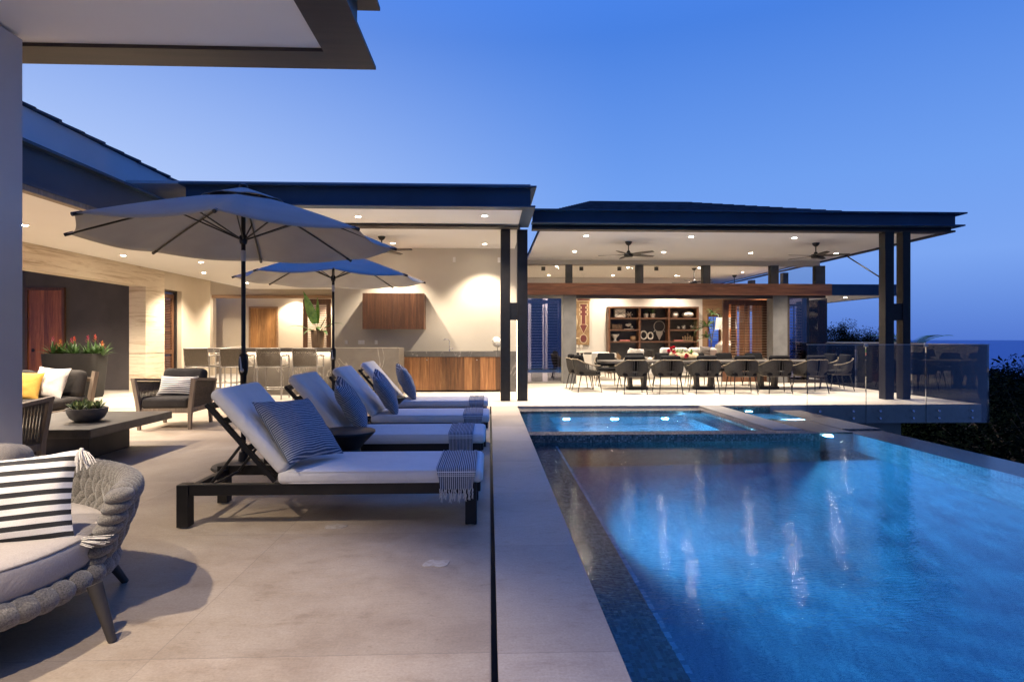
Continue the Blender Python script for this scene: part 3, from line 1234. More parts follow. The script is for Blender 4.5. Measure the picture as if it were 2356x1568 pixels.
# timber beam, header, concrete columns
m = MB()
bz0, bz1 = 2.605, 2.945
m.box(.72, YG - .12, bz0, 10.2, YG + .06, bz1)
m.build('timber_beam', 'wood_beam', PV)
m = MB()
m.box(CL1, YG - .05, 2.5, CR0, YG + .06, bz0 - .002)
m.box(CR1, YG - .05, 2.53, 10.05, YG + .06, bz0 - .002)
m.build('header_track', 'bronze_metal', PV)
for a, b in ((CL0, CL1), (CR0, CR1)):
    MB().box(a, YG - .08, 0, b, YG + .32, bz0 - .003).build('concrete_column', 'concrete_column', PV)
# clerestory posts and panes
posts = [(1302, 1317), (1464, 1480), (1617, 1634), (1773, 1791), (1876, 1898)]
for a, b in posts:
    x0, x1 = aY(a, 620, YG).x, aY(b, 620, YG).x
    MB().box(x0, YG - .02, bz1 + .001, x1, YG + .16, CZ - .131).build('clerestory_post', 'post_dark', PV)
for y0, y1 in ((18.9, 19.1), (21.3, 21.55), (24.4, 24.6)):
    MB().box(9.70, y0, bz1, 9.88, y1, CZ - .13).build('clerestory_post', 'post_dark', PV)
edges = [.95] + [aY((a + b) / 2, 620, YG).x for a, b in posts]
for i in range(5):
    MB().box(edges[i] + .01, YG + .06, bz1 + .001, edges[i + 1] - .01, YG + .07, CZ - .131).build('clerestory_pane', 'glass_clerestory', PV)
# interior walls
YW = 22.5
w0, w1 = aY(1616, 750, YW).x, aY(1660, 750, YW).x
m = MB()
m.box(.72, 22.5, 0, w0, 22.7, CZ + .06)
m.build('interior_wall', 'plaster_white', PV)
m = MB()
m.box(.72, 17.25, 0, .85, 22.5, CZ + .06)
m.build('side_wall', 'plaster_white', PV)
m = MB()
m.box(9.78, YG + .06, bz0, 9.90, 26, bz1)
m.build('side_beam', 'wood_beam', PV)
ww = MB()
ww.box(w0, YW, 0, w0 + .2, YW + .12, 2.9)
ww.box(w0 + .2, YW, 2.3, 9.7, YW + .12, 2.9)
ww.box(w1 - .03, YW, 0, w1 + .2, YW + .12, 2.3)
ww.build('timber_panel_wall', 'wood_lintel', PV)
louvre_panel(PV, w0 + .205, w1 - .035, .02, 2.295, YW + .06, 'wood_frame', 'wood_louver', post=.06, rail=.12, step=.1, tilt=8, depth=.06, thin=.012)
louvre_panel(PV, w1 + .205, 9.72, .02, 2.295, YW + .06, 'wood_frame', 'wood_louver', post=.06, rail=.12, step=.1, tilt=8, depth=.06, thin=.012)
# louvred pocket doors standing open by the right column
DY = YG + .45
l0, l1 = aY(1664, 700, DY).x, aY(1774, 700, DY).x
mid = aY(1717, 700, DY).x
f = MB()
f.box(l0 - .02, DY - .03, 0, l0 + .16, DY + .03, 2.5)
f.box(mid - .05, DY - .028, .26, mid + .03, DY + .028, 2.37)
f.box(l0 + .16, DY - .028, 2.37, l1, DY + .028, 2.5)
f.box(l0 + .16, DY - .028, 0, l1, DY + .028, .26)
f.box(l1 - .02, DY - .029, .26, l1 + .2, DY + .03, 2.37)
fd = f.build('sliding_louvre_door', 'wood_frame', PV)
s_ = MB()
z = .31
while z < 2.34:
    s_.obox(((l0 + .16 + l1) / 2, DY, z), (l1 - l0 - .2, .07, .011), (R(6), 0, 0))
    z += .0795
s_.build('slats', 'wood_lintel', fd)
l0b = l0 + .35
louvre_panel(PV, l0b + .1, l1 + .1, 0, 2.5, DY + .5, 'wood_frame', 'wood_louver', post=.14, rail=.14, step=.08, tilt=8, depth=.06, thin=.011, name='sliding_louvre_door')
m = MB()
m.box(l0b + .3, DY + 1.5, 0, l0b + .72, DY + 1.56, 2.6)
m.box(l0b + .82, DY + 1.5, 0, l1 + .02, DY + 1.56, 2.6)
m.box(l1 + .12, DY + 1.5, 0, l1 + .6, DY + 1.56, 2.6)
m.build('timber_screen_wall', 'wood_red', PV)
# left coated glass door with pale shutters behind
gx0, gx1 = 1.02, CL0 - .051
f = MB()
f.box(gx0 - .1, YG - .04, 0, gx0, YG + .06, bz0 - .003)
f.box(gx1, YG - .04, 0, gx1 + .05, YG + .06, bz0 - .003)
f.box(gx0, YG - .04, 2.5, gx1, YG + .06, bz0 - .003)
f.box(gx0, YG - .04, 0, gx1, YG + .06, .04)
gd = f.build('glass_door', 'concrete', PV)
MB().box(gx0 + .001, YG - .01, .041, gx1 - .001, YG, 2.499).build('pane', 'glass_door', gd)
louvre_panel(PV, gx0 + .02, gx1 - .03, .30, 2.46, YG + .22, 'shutter_white', 'shutter_white', post=.05, rail=.1, step=.0835, tilt=4, depth=.035, thin=.009, mid=gx0 + .62, name='shutter')
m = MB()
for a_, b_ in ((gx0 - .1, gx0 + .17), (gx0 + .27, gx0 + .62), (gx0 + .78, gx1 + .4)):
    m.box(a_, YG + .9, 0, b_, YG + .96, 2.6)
m.build('added_backing', 'backing_dark', PV)  # added dark boards, standing in for the dark reflection in the door glass
# right glazed corner
rx0, rx1 = CR1 + .002, 10.12
f = MB()
f.box(rx0, YG - .04, 0, rx0 + .08, YG + .06, 2.529)
xm0, xm1 = aY(1858, 750, YG).x, aY(1870, 750, YG).x
f.box(xm0, YG + .2, .09, xm1, YG + .34, 2.6)
f.box(rx0 + .08, YG - .1, 0, 10.18, YG + .34, .09)
cg = f.build('corner_window', 'bronze_metal', PV)
MB().box(rx0 + .081, YG - .01, .091, rx0 + .62, YG, 2.529).build('pane', 'glass_door', cg)
MB().box(rx0 + .63, YG - .01, .091, rx1, YG, 2.529).build('pane', 'glass_clear', cg)
MB().box(rx1 - .012, YG + .002, .091, rx1, YG + 1.8, 2.529).build('pane', 'glass_clear', cg)
louvre_panel(PV, rx0 + .10, rx0 + .62, .10, 2.36, YG + .24, 'wood_frame', 'wood_lintel', post=.02, rail=.05, step=.085, tilt=12, depth=.05, thin=.011, mid=rx0 + .36, name='shutter')
curt = MB()
curt.grid(lambda a, b: Vector((rx0 + .64 + a * .2, YG + .3 + .03 * math.sin(a * 22), .1 + b * 2.42)), 30, 2)
curt.build('curtain', 'linen', PV, smooth=60)
# lower side canopy to the right
m = MB()
m.box(10.202, YG, 2.62, 12.4, YG + .12, 2.95)
m.box(12.3, YG + .12, 2.62, 12.4, 27, 2.95)
m.build('side_canopy_beam', 'fascia_metal', PV)
m = MB()
m.box(9.905, YG + .121, 2.63, 12.299, 27, 2.68)
m.build('side_canopy_soffit', 'ceiling_paint', PV)
m = MB()
m.tube([aY(1945, 587, 15.8), aY(2030, 641, 14.2)], .018)
m.build('tie_rod', 'black_metal', PV)
# small square dark spot fixtures inside above the beam
for px, py in ((1250, 618), (1337.6, 618), (1425, 618), (1510, 618)):
    p = aY(px, py, 18.2)
    MB().rbox((p.x, 18.2, p.z), (.12, .06, .12), .006, k=1).build('square_fixture', 'black_metal', PV)


# ================================================================== LAMPS
WARM = (1.0, .84, .66)
lens_me = None


def downlight(px, py, z, power, label, group, pos=None, spot=105, blend=.6, r=.055, col=WARM, lensmat='lens_warm'):
    global lens_me
    p = Vector(pos) if pos is not None else g(px, py, z)
    t = thing('ceiling_light', label, 'ceiling light', p, group)
    tr = MB()
    tr.lathe([(r, -.001), (r + .02, -.001), (r + .018, -.008), (r, -.010), (r - .003, .02)], p, 24)
    tr.build('trim_ring', 'ceiling_paint', t, smooth=30)
    ln = MB()
    ln.lathe([(r - .004, -.0025), (r * .5, -.004), (0, -.004)], p, 20)
    ln.build('lens', lensmat, t)
    ld = bpy.data.lights.new('lamp', 'SPOT')
    ld.energy = power
    ld.color = col
    ld.spot_size = R(spot)
    ld.spot_blend = blend
    ld.shadow_soft_size = .04
    lo = bpy.data.objects.new('lamp', ld)
    C.objects.link(lo)
    lo.parent = t
    lo.location = (0, 0, -.03)
    return t


gp = 'recessed lights in the pavilion ceiling'
PW = 960
for px, py, lb in ((1348, 690.5 - 560 + 560, None),):
    pass
pv_l = [(1348.5, 542, 'recessed light nearest the eave at the left end of the pavilion ceiling'),
        (1590, 544, 'recessed light nearest the eave midway between the two dark fans'),
        (1828, 546.5, 'recessed light nearest the eave, in front of the right dark fan'),
        (1322, 578, 'recessed light above the glass door with pale shutters'),
        (1527, 579.5, 'recessed light just right of the left dark fan blades'),
        (1727, 581.5, 'recessed light just left of the right dark fan'),
        (1924, 582.5, 'recessed light at the right edge of the pavilion ceiling behind the fan')]
for px, py, lb in pv_l:
    downlight(px, py, CZ - .0, PW, lb, gp, spot=120, blend=.8)
gb = 'recessed lights in the bar roof'
downlight(824, 498, CZ + .045, 600, 'recessed light in the front soffit strip above the tip of the front parasol', gb, spot=120, blend=.8)
downlight(1115, 496, CZ + .045, 600, 'recessed light in the front soffit strip near the twin steel columns', gb, spot=120, blend=.8)
downlight(1115, 561, CZ, 680, 'small recessed light close to the bar back wall, above the tap', gb, spot=104, blend=.6)
downlight(0, 0, CZ, 620, 'recessed light close to the bar back wall, above the hanging cabinet', gb, pos=(-2.35, 14.25, CZ), spot=104, blend=.6)
downlight(0, 0, CZ, 480, 'recessed light over the bar counter behind the parasols', gb, pos=(-4.6, 13.4, CZ), spot=120, blend=.7)
downlight(0, 0, ZL, 480, 'recessed light above the left end of the bar', gb, pos=(-6.6, 13.6, ZL - .001), spot=120, blend=.7)
gl = 'recessed lights along the left wing ceiling'
downlight(283, 587, ZL, 700, 'recessed light nearest the camera in the row along the travertine wall', gl, spot=125, blend=.7)
downlight(469, 627, ZL, 700, 'middle recessed light of the row along the left wall', gl, spot=125, blend=.7)
downlight(568.6, 650, ZL, 600, 'farthest recessed light of the row, beside the front parasol pole', gl, spot=125, blend=.7)
for y in (3.4, 6.4, 9.3):
    downlight(0, 0, ZL, 640, 'recessed light hidden by the pale wall at the left edge', gl, pos=(-7.2, y, ZL - .001), spot=125, blend=.7)
downlight(0, 0, ZL, 600, 'recessed light over the rope armchair, behind the front parasol', gl, pos=(-6.05, 9.0, ZL - .001), spot=125, blend=.7)
downlight(0, 0, ZL, 640, 'recessed light over the coffee table', gl, pos=(-5.95, 6.2, ZL - .001), spot=125, blend=.7)
downlight(0, 0, 3.0, 330, 'recessed light inside the dark niche in front of the door', gl, pos=(-9.9, 12.9, 3.055), spot=130, blend=.7)
downlight(0, 0, 2.9, 380, 'recessed light in the plaster recess with the wooden door', gl, pos=(-7.3, YF + .62, RZ + .17), spot=120, blend=.5)
downlight(0, 0, 2.9, 300, 'recessed light in the plaster recess near the louvred door', gl, pos=(-5.6, YF + .62, RZ + .17), spot=120, blend=.5)
downlight(0, 0, 3.6, 330, 'added hidden fill light in the corner left of the timber lintel', gl, pos=(-9.7, 20.0, 3.62), spot=130, blend=.7)  # hidden lamp added to brighten the far wall left of the recess
MB().box(-12.4, 18.1, 3.64, XW - .51, YF, 3.7).build('recess_ceiling', 'ceiling_paint', LW)
gi = 'recessed lights inside the lounge'
for i, (x, y) in enumerate(((2.2, 19.0), (4.6, 19.2), (7.0, 19.2), (2.2, 21.6), (4.6, 21.6), (7.0, 21.6), (9.0, 20.4))):
    downlight(0, 0, CZ, 400, 'small lit recessed light inside the lounge, seen through the clerestory glass', gi, pos=(x, y, CZ + .058), spot=130, blend=.7)
gn = 'recessed lights in the near roof'
for i, (x, y, w, sp_) in enumerate(((-3.0, 2.0, 560, 88), (-1.9, .6, 470, 92), (-2.4, -1.7, 220, 100), (-5.6, 2.6, 320, 88))):
    downlight(0, 0, Z0, w, 'recessed light in the near soffit, outside the frame', gn, pos=(x, y, Z0 + .028), spot=sp_, blend=.35)
downlight(0, 0, 2.63, 260, 'recessed light under the low side canopy right of the pavilion', 'recessed light of the side canopy', pos=aY(1945, 684, 17.9) + Vector((0, 0, -.0)), spot=130, blend=.7)
bpy.context.view_layer.update()
sd = [o for o in C.objects if o.get('group') == 'recessed light of the side canopy'][0]
sd.location.z = 2.628


# under-counter strip and pool lamps
def area(parent, loc, rot, sx, sy, power, col):
    ld = bpy.data.lights.new('lamp', 'AREA')
    ld.shape = 'RECTANGLE'
    ld.size, ld.size_y = sx, sy
    ld.energy = power
    ld.color = col
    o = bpy.data.objects.new('lamp', ld)
    C.objects.link(o)
    o.parent = parent
    o.location = Vector(loc) - parent_world(parent)
    o.rotation_euler = rot
    return o


def pool_lamp(loc, dirv, power, label, spot=150, r=.07, col=(.20, .60, 1.0), group='underwater lamps', lens='lens_pool'):
    loc = Vector(loc)
    d = Vector(dirv).normalized()
    t = thing('pool_light', label, 'pool light', loc, group)
    q = d.to_track_quat('Z', 'Y').to_euler()
    m = MB()
    m.lathe([(r + .02, -.006), (r + .022, .004), (r, .008), (r, .002)], loc, 20, rot=q)
    m.build('rim', 'steel', t, smooth=40)
    m = MB()
    m.lathe([(r, .004), (r * .6, .007), (0, .008)], loc, 20, rot=q)
    m.build('lens', lens, t)
    ld = bpy.data.lights.new('lamp', 'SPOT')
    ld.energy = power
    ld.color = col
    ld.spot_size = R(spot)
    ld.spot_blend = .6
    ld.shadow_soft_size = .06
    ld.use_nodes = True
    k = NT(ld.node_tree)
    em = [n for n in ld.node_tree.nodes if n.type == 'EMISSION'][0]
    geo = k.n('TexCoord')
    nz = k.noise(geo.outputs['Normal'], 26, 3, .6, 1.0)
    rp = k.math('POWER', k.math('MULTIPLY', nz, 1.75), 5)
    k.l(rp, em.inputs['Strength'])
    o = bpy.data.objects.new('lamp', ld)
    C.objects.link(o)
    o.parent = t
    o.location = d * .04
    o.rotation_euler = (-d).to_track_quat('Z', 'Y').to_euler()
    return t


pool_lamp((.945, 5.6, -.75), (1, .0, -.08), 480, 'underwater lamp in the ledge wall at the left of the pool')
pool_lamp((.945, 2.2, -.75), (1, .1, -.08), 70, 'underwater lamp in the ledge wall nearest the camera')
pool_lamp((5.08, 8.595, -.27), (.0, -1, -.22), 820, 'bright underwater lamp in the front of the dark stone platform')
pool_lamp((5.05, 11.19, -.22), (-.1, -1, -.4), 420, 'bright lamp in the small lit basin beside the kerb', r=.06)
for i, (x, y, dx) in enumerate(((1.35, 10.235, 0), (2.2, 10.235, 0), (3.1, 10.235, 0))):
    pool_lamp((x, y, -.42), (0, -1, -.25), 420, 'round lamp under the spa water, one of three along the back bench', r=.05, group='spa lamps')
pool_lamp((1.065, 8.7, -.45), (1, .2, -.2), 380, 'round lamp at the left near corner of the spa', r=.05, group='spa lamps')
pool_lamp((3.55, 10.70, -.15), (.3, -.7, -.7), 120, 'round lamp at the back right corner of the spa', r=.04, group='spa lamps')
pool_lamp((3.15, 8.30, -.42), (.1, 1, -.2), 380, 'round lamp low in the front wall of the spa', r=.05, group='spa lamps')


# ================================================================== SUN LOUNGERS
def make_lounger():
    t = thing('sun_lounger', '', 'sun lounger', (0, 0, 0))
    Lx, W = 2.10, .69     # x from -2.1 (head) to 0 (foot); y from 0 (near) to W
    f = MB()
    for y in (.04, W - .04):
        f.bbox((-Lx / 2 - .02, y, .262), (Lx - .10, .05, .078), .004)
    f.bbox((-.045, W / 2, .262), (.05, W - .13, .078), .004)
    for x in (-Lx + .06, -1.42, -.75):
        f.bbox((x, W / 2, .255), (.045, W - .13, .045), .003)
    fo = f.build('frame', 'black_metal', t)
    for x, y in ((-Lx + .04, .045), (-Lx + .04, W - .045), (-.085, .045), (-.085, W - .045)):
        l_ = MB()
        l_.bbox((x, y, .155), (.08, .085, .292), .004)
        lo = l_.build('leg', 'black_metal', t)
        ft = MB()
        ft.lathe([(0, 0), (.026, 0), (.026, .008), (0, .008)], (x, y, 0), 14)
        ft.build('glide', 'white_plastic', lo)
    a = R(49)
    hx, hz = -1.44, .315
    LB = .71
    d = Vector((-math.cos(a), 0, math.sin(a)))
    n = Vector((math.sin(a), 0, math.cos(a)))
    rot = Matrix((( -d.x, 0, n.x), (0, 1, 0), (-d.z, 0, n.z)))   # local x runs down the back, z out of it
    b = MB()
    c = Vector((hx, W / 2, hz)) + d * LB / 2
    for y in (.035, W - .035):
        b.obox(c + Vector((0, y - W / 2, 0)), (LB, .035, .03), rot)
    for q in (.02, .3, .55, LB - .02):
        b.obox(Vector((hx, W / 2, hz)) + d * q, (.04, W - .1, .024), rot)
    bo = b.build('back_frame', 'black_metal', t)
    s = MB()
    for y in (.1, W - .1):
        s.tube([Vector((hx, y, hz)) + d * .36, Vector((-1.93, y, .26))], .011, 8)
    s.tube([(-1.93, .06, .26), (-1.93, W - .06, .26)], .011, 8)
    s.build('strut', 'black_metal', bo)
    k = MB()
    k.rbox((-.71, W / 2, .346), (1.42, W + .02, .098), .040, .006, k=4)
    ko = k.build('seat_cushion', 'cushion_white', t, smooth=50)
    k = MB()
    cc = Vector((hx + .03, W / 2, hz + .03)) + d * (LB / 2 + .02) + n * .058
    k.rbox(cc, (LB + .03, W + .02, .094), .040, .006, rot=rot, k=4)
    k.build('back_cushion', 'cushion_white', t, smooth=50)
    p = MB()
    for zz in (.308, .385):
        pts = []
        for i in range(48):
            th = i / 48 * 2 * math.pi
            sx = math.copysign(abs(math.cos(th)) ** .16, math.cos(th))
            sy = math.copysign(abs(math.sin(th)) ** .16, math.sin(th))
            pts.append((-.71 + sx * .705, W / 2 + sy * (W / 2 + .004), zz))
        p.tube(pts, .0035, 5, closed=True)
    p.build('piping', 'cushion_white', ko, smooth=60)
    return t


LB_ = {0: 'white cushioned black lounger nearest the camera, with a long side in full view',
       1: 'second white lounger from the camera, behind the large flared black table',
       2: 'third white lounger from the camera, between the two small tables',
       3: 'farthest white lounger, nearest the slatted bar cabinet'}
LG = 'sun loungers in a row beside the pool'
proto = make_lounger()
LY = (4.07, 5.6, 7.0, 8.62)
LX = (-.045, -.04, .0, -.02)
for i in range(4):
    o = proto if i == 0 else clone(proto)
    o.location = (LX[i], LY[i], 0)
    o['label'] = LB_[i]
    o['group'] = LG

# striped scatter cushions leaning on the backs
pil_lab = ['striped blue-grey pillow on the nearest lounger', 'dark blue striped pillow on the second lounger',
           'dark blue striped pillow on the third lounger', 'dark blue striped pillow on the farthest lounger']
for i in range(4):
    m = pillow_mb(.55, .55, .20, .018, seed=i)
    o = m.build('throw_pillow', 'stripe_blue', None, smooth=60)
    tag(o, pil_lab[i], 'pillow', 'blue striped pillows on the loungers')
    # local y is the pillow's thickness; lean it on the back (normal = up and toward the foot end)
    tilt = R(49 + 7)
    e = Euler((0, 0, R(-90 + (-24, 8, 6, 14)[i]))).to_matrix()
    lean = Euler((R((42, 30, 28, 24)[i]), 0, 0)).to_matrix()
    roll = Euler((0, R((-3, 10, 12, 8)[i]), 0)).to_matrix()
    o.matrix_world = Matrix.Translation(((-1.35, -1.33, -1.28, -1.25)[i] + LX[i], LY[i] + (.26, .22, .24, .30)[i], (.645, .66, .65, .655)[i])) @ (e @ lean @ roll).to_4x4()


# towels hanging over the near side of each foot end
def towel(i, w, drop, x0, seed, label):
    r_ = random.Random(seed)
    m = MB()
    W = .71
    yN = -.012
    T = .402
    path = []
    y = .62
    for q in range(14):
        path.append((.62 - q * (.60 / 13), T + .004))
    for q in range(1, 7):
        a = q / 6 * math.pi / 2
        path.append((.02 - math.sin(a) * .042, T + .004 - .042 * (1 - math.cos(a))))
    nd = 8
    for q in range(1, nd + 1):
        path.append((-.022 - .004 * q / nd, T - .038 - drop * q / nd))

    def fn(a, b):
        q = b * (len(path) - 1)
        i0 = min(int(q), len(path) - 2)
        fr = q - i0
        y = path[i0][0] * (1 - fr) + path[i0 + 1][0] * fr
        z = path[i0][1] * (1 - fr) + path[i0 + 1][1] * fr
        hang = max(0, (q - 16) / (len(path) - 17))
        x = (a - .5) * w * (1 - .16 * hang) + .012 * math.sin(a * 9 + seed) * hang
        f = .004 * math.sin(a * 17 + seed * 2) + .003 * math.sin(a * 31 + seed)
        fold = .010 * math.exp(-((a - .42 - .1 * math.sin(seed)) / .05) ** 2)
        return Vector((x, y - (f + fold) * hang - .003, z + (abs(f) + .4 * fold) * (1 - hang)))
    m.grid(fn, 48, 46)
    t = m.build('towel', 'stripe_towel', None, smooth=60)
    tag(t, label, 'towel', 'striped towels on the loungers')
    fr = MB()
    zb = T - .038 - drop
    n = 15
    for q in range(n):
        x = (q / (n - 1) - .5) * w * .82
        z0 = zb + .004
        yy = -.03
        pts = [(x, yy, z0)]
        ll = .045 + r_.random() * .03
        dx = (r_.random() - .5) * .02
        for s in range(1, 5):
            pts.append((x + dx * s / 4 + (r_.random() - .5) * .008, yy - .004 + (r_.random() - .5) * .01, z0 - ll * s / 4))
        fr.tube(pts, [.003, .006, .0045, .0065, .003], 6)
        fr.tube([(x + dx, yy - .004, z0 - ll * .9), (x + dx * 1.6 + .004, yy - .006, z0 - ll - .025)], [.005, .002], 5)
        fr.tube([(x + dx, yy - .004, z0 - ll * .9), (x + dx * .6 - .006, yy - .002, z0 - ll - .022)], [.005, .002], 5)
    fo = fr.build('fringe', 'tassel_yarn', t, smooth=60)
    t.location = (LX[i] - x0, LY[i], 0)
    return t


towel(0, .28, .10, .185, 1, 'striped fringed towel over the foot end of the nearest lounger')
towel(1, .235, .13, .235, 5, 'striped towel with short fringe on the second lounger')
towel(2, .24, .085, .20, 9, 'striped towel on the foot of the third lounger')
towel(3, .225, .085, .175, 13, 'small striped towel on the farthest lounger')


# flared black side tables
def side_table(loc, label):
    t = thing('side_table', label, 'side table', (0, 0, 0), 'black flared side tables between loungers')
    m = MB()
    m.lathe([(0, .5), (.245, .5), (.252, .496), (.252, .482), (.16, .39), (.125, .345)], seg=48)
    m.build('table_top', 'black_metal', t, smooth=35)
    m = MB()
    m.lathe([(.125, .345), (.13, .30), (.165, .01), (.16, .0), (0, 0)], seg=48)
    m.build('base', 'black_metal', t, smooth=35)
    t.location = loc
    return t


side_table((-1.26, 5.17, 0), 'flared round black side table between the nearest two loungers')
side_table((-1.42, 8.15, 0), 'small black side table half hidden between the far loungers')


# ================================================================== PARASOLS
def make_parasol():
    t = thing('parasol', '', 'parasol', (0, 0, 0))
    m = MB()
    m.lathe([(0, .0), (.29, .0), (.30, .012), (.29, .03), (.17, .055), (.06, .065), (.05, .07), (.04, .16), (.03, .17), (0, .17)], seg=40)
    m.build('base_plate', 'black_metal', t, smooth=35)
    m = MB()
    m.lathe([(0, .16), (.024, .16), (.024, .84), (.021, .85), (.021, 2.80), (.0, 2.80)], seg=18)
    m.build('pole', 'black_metal', t, smooth=35)
    m = MB()
    m.lathe([(.025, .80), (.030, .80), (.031, .93), (.038, .95), (.046, 1.0), (.047, 1.08), (.040, 1.14), (.026, 1.155)], seg=24)
    ck = m.build('crank_housing', 'black_metal', t, smooth=40)
    m = MB()
    m.ball((.006, -.05, .985), (.02, .012, .022), nu=12, nv=8)
    m.tube([(.006, -.062, .985), (-.006, -.064, 1.115)], [.010, .006], 8)
    m.ball((-.006, -.066, 1.118), .009, nu=8, nv=6)
    m.build('crank_handle', 'steel', ck, smooth=50)
    m = MB()
    m.lathe([(.022, 2.09), (.024, 2.09), (.024, 2.20), (.022, 2.20)], seg=18)
    m.build('tilt_collar', 'steel', t, smooth=40)
    m = MB()
    m.lathe([(.022, 2.26), (.034, 2.27), (.04, 2.30), (.04, 2.34), (.024, 2.36)], seg=20)
    m.build('hub', 'black_metal', t, smooth=40)
    Rr, ze, za = 1.52, 2.295, 2.80
    ang = [R(-75 + 45 * i) for i in range(8)]

    def rib_pt(a, s):     # s 0 centre .. 1 tip
        z = za + (ze - za) * (s * .86 + .14 * s * s)
        return Vector((math.cos(a) * Rr * s, math.sin(a) * Rr * s, z))
    m = MB()
    for i in range(8):
        a0, a1 = ang[i], ang[i] + R(45)

        def fn(u, v):
            s = .10 + .90 * v
            p = rib_pt(a0, s) * (1 - u) + rib_pt(a1, s) * u
            sag = -.045 * math.sin(math.pi * u) * s * s
            p.z += sag
            if v > .98:
                k = 1 - .025 * math.sin(math.pi * u)
                p.x *= k
                p.y *= k
            return p
        m.grid(fn, 14, 14)
    cn = m.build('canopy', 'canopy_cloth', t, smooth=30, flip=True)
    sol = cn.modifiers.new('thick', 'SOLIDIFY')
    sol.thickness = .003
    v = MB()
    for i in range(8):
        a0, a1 = ang[i], ang[i] + R(45)

        def fn(u, v_):
            s = .02 + .25 * v_
            p = rib_pt(a0, s) * (1 - u) + rib_pt(a1, s) * u
            p.z += .045 - .03 * v_ + .02 * math.sin(math.pi * u) * v_
            return p
        v.grid(fn, 10, 5)
    vt = v.build('vent', 'canopy_cloth', t, smooth=30)
    so = vt.modifiers.new('thick', 'SOLIDIFY')
    so.thickness = .003
    m = MB()
    m.lathe([(.028, 2.80), (.045, 2.84), (.04, 2.865), (.015, 2.88), (0, 2.882)], seg=18)
    m.build('finial', 'black_metal', t, smooth=40)
    for i in range(8):
        r_ = MB()
        pts = [rib_pt(ang[i], s) + Vector((0, 0, -.016)) for s in (.03, .3, .6, .9, 1.0)]
        r_.tube(pts, .0095, 6)
        r_.tube([rib_pt(ang[i], .965) + Vector((0, 0, -.012)), rib_pt(ang[i], 1.012) + Vector((0, 0, -.010))], .017, 8)
        ro = r_.build('rib', 'black_metal', t, smooth=40)
        s_ = MB()
        s_.tube([Vector((math.cos(ang[i]) * .035, math.sin(ang[i]) * .035, 2.315)), rib_pt(ang[i], .43) + Vector((0, 0, -.02))], .008, 6)
        s_.build('strut', 'black_metal', ro)
    return t


pa = make_parasol()
pa.location = (-2.50, 6.02, 0)
pa['label'] = 'large grey parasol nearest the camera, with a crank handle on its pole'
pa['group'] = 'grey octagonal parasols'
pb = clone(pa, (-2.60, 9.80, 0), 0, 'farther parasol behind the first one, seen smaller in front of the bar')
pb['group'] = 'grey octagonal parasols'


# ================================================================== WOVEN ROPE SOFA (front left)
t = thing('woven_sofa', 'chunky braided grey rope sofa with light grey seat in the lower left corner', 'sofa', (-3.02, 2.62, 0))
SC = Vector((-3.02, 2.62, 0))
A_, B_ = 1.27, .77


def oval(th, k=1.0, z=0.0):
    c, s = math.cos(th), math.sin(th)
    e = .82
    x = math.copysign(abs(c) ** e, c) * A_ * k
    y = math.copysign(abs(s) ** e, s) * B_ * k
    return Vector((SC.x + x, SC.y + y, z))


m = MB()
T0, T1 = R(9), R(171)
# inside/outside skin behind the braids
H0, H1 = .215, .565


def flare(z):
    f = (z - .2) / .45
    return 1.0 - .10 * (1 - min(1, f)) ** 2 + .045 * f


def top_h(th):
    return H1 + .015 * math.sin(th)


cols = 54
rr_ = random.Random(3)
for ci in range(cols + 1):
    th = T0 + (T1 - T0) * ci / cols
    d1 = (oval(th + .01) - oval(th - .01)).normalized()
    nrm = Vector((d1.y, -d1.x, 0))
    rows = 3
    hh = top_h(th)
    seg = (hh - .03 - H0) / rows
    off = .034 * (ci % 2)
    for r in range(rows):
        zc = H0 + seg * (r + .5) + off - .014
        p = oval(th, flare(zc), zc)
        lean = R(9 if (r % 2 == 0) else -9)
        M_ = Matrix((d1, nrm, Vector((0, 0, 1)))).transposed() @ Euler((0, lean, 0)).to_matrix()
        m.ball(p, (.036, .056, seg * .80), M_, 10, 10)
    # rolled top wrap
    p = oval(th, flare(hh), hh)
    M_ = Matrix((d1, nrm, Vector((0, 0, 1)))).transposed() @ Euler((0, R(14), R(6))).to_matrix()
    m.ball(p, (.044, .058, .068), M_, 12, 8)
# front edges of both arms: stacked wraps
for th, sg in ((T0, -1), (T1, 1)):
    for q in range(8):
        z = .235 + q * .049
        p = oval(th + sg * -.0, flare(z), z)
        d1 = (oval(th + .01) - oval(th - .01)).normalized()
        nrm = Vector((d1.y, -d1.x, 0))
        M_ = Matrix((d1, nrm, Vector((0, 0, 1)))).transposed() @ Euler((R(10), 0, 0)).to_matrix()
        m.ball(p - d1 * sg * -.03, (.068, .062, .036), M_, 12, 8)
m.build('woven_back', 'rope_grey', t, smooth=70)
m = MB()
n_ = 70
for ci in range(n_):
    th = 2 * math.pi * ci / n_
    d1 = (oval(th + .01) - oval(th - .01)).normalized()
    nrm = Vector((d1.y, -d1.x, 0))
    M_ = Matrix((d1, nrm, Vector((0, 0, 1)))).transposed() @ Euler((0, R(8), 0)).to_matrix()
    m.ball(oval(th, .955, .235), (.072, .058, .052), M_, 10, 8)
m.build('base_band', 'rope_grey', t, smooth=70)
m = MB()
poly = [tuple(oval(2 * math.pi * i / 60, .93).xy) for i in range(60)]
m.prism(poly, .22, .262, 'z')
m.build('seat_frame', 'charcoal', t)
m = MB()


def disc(zf, kf, edge=False):
    pass


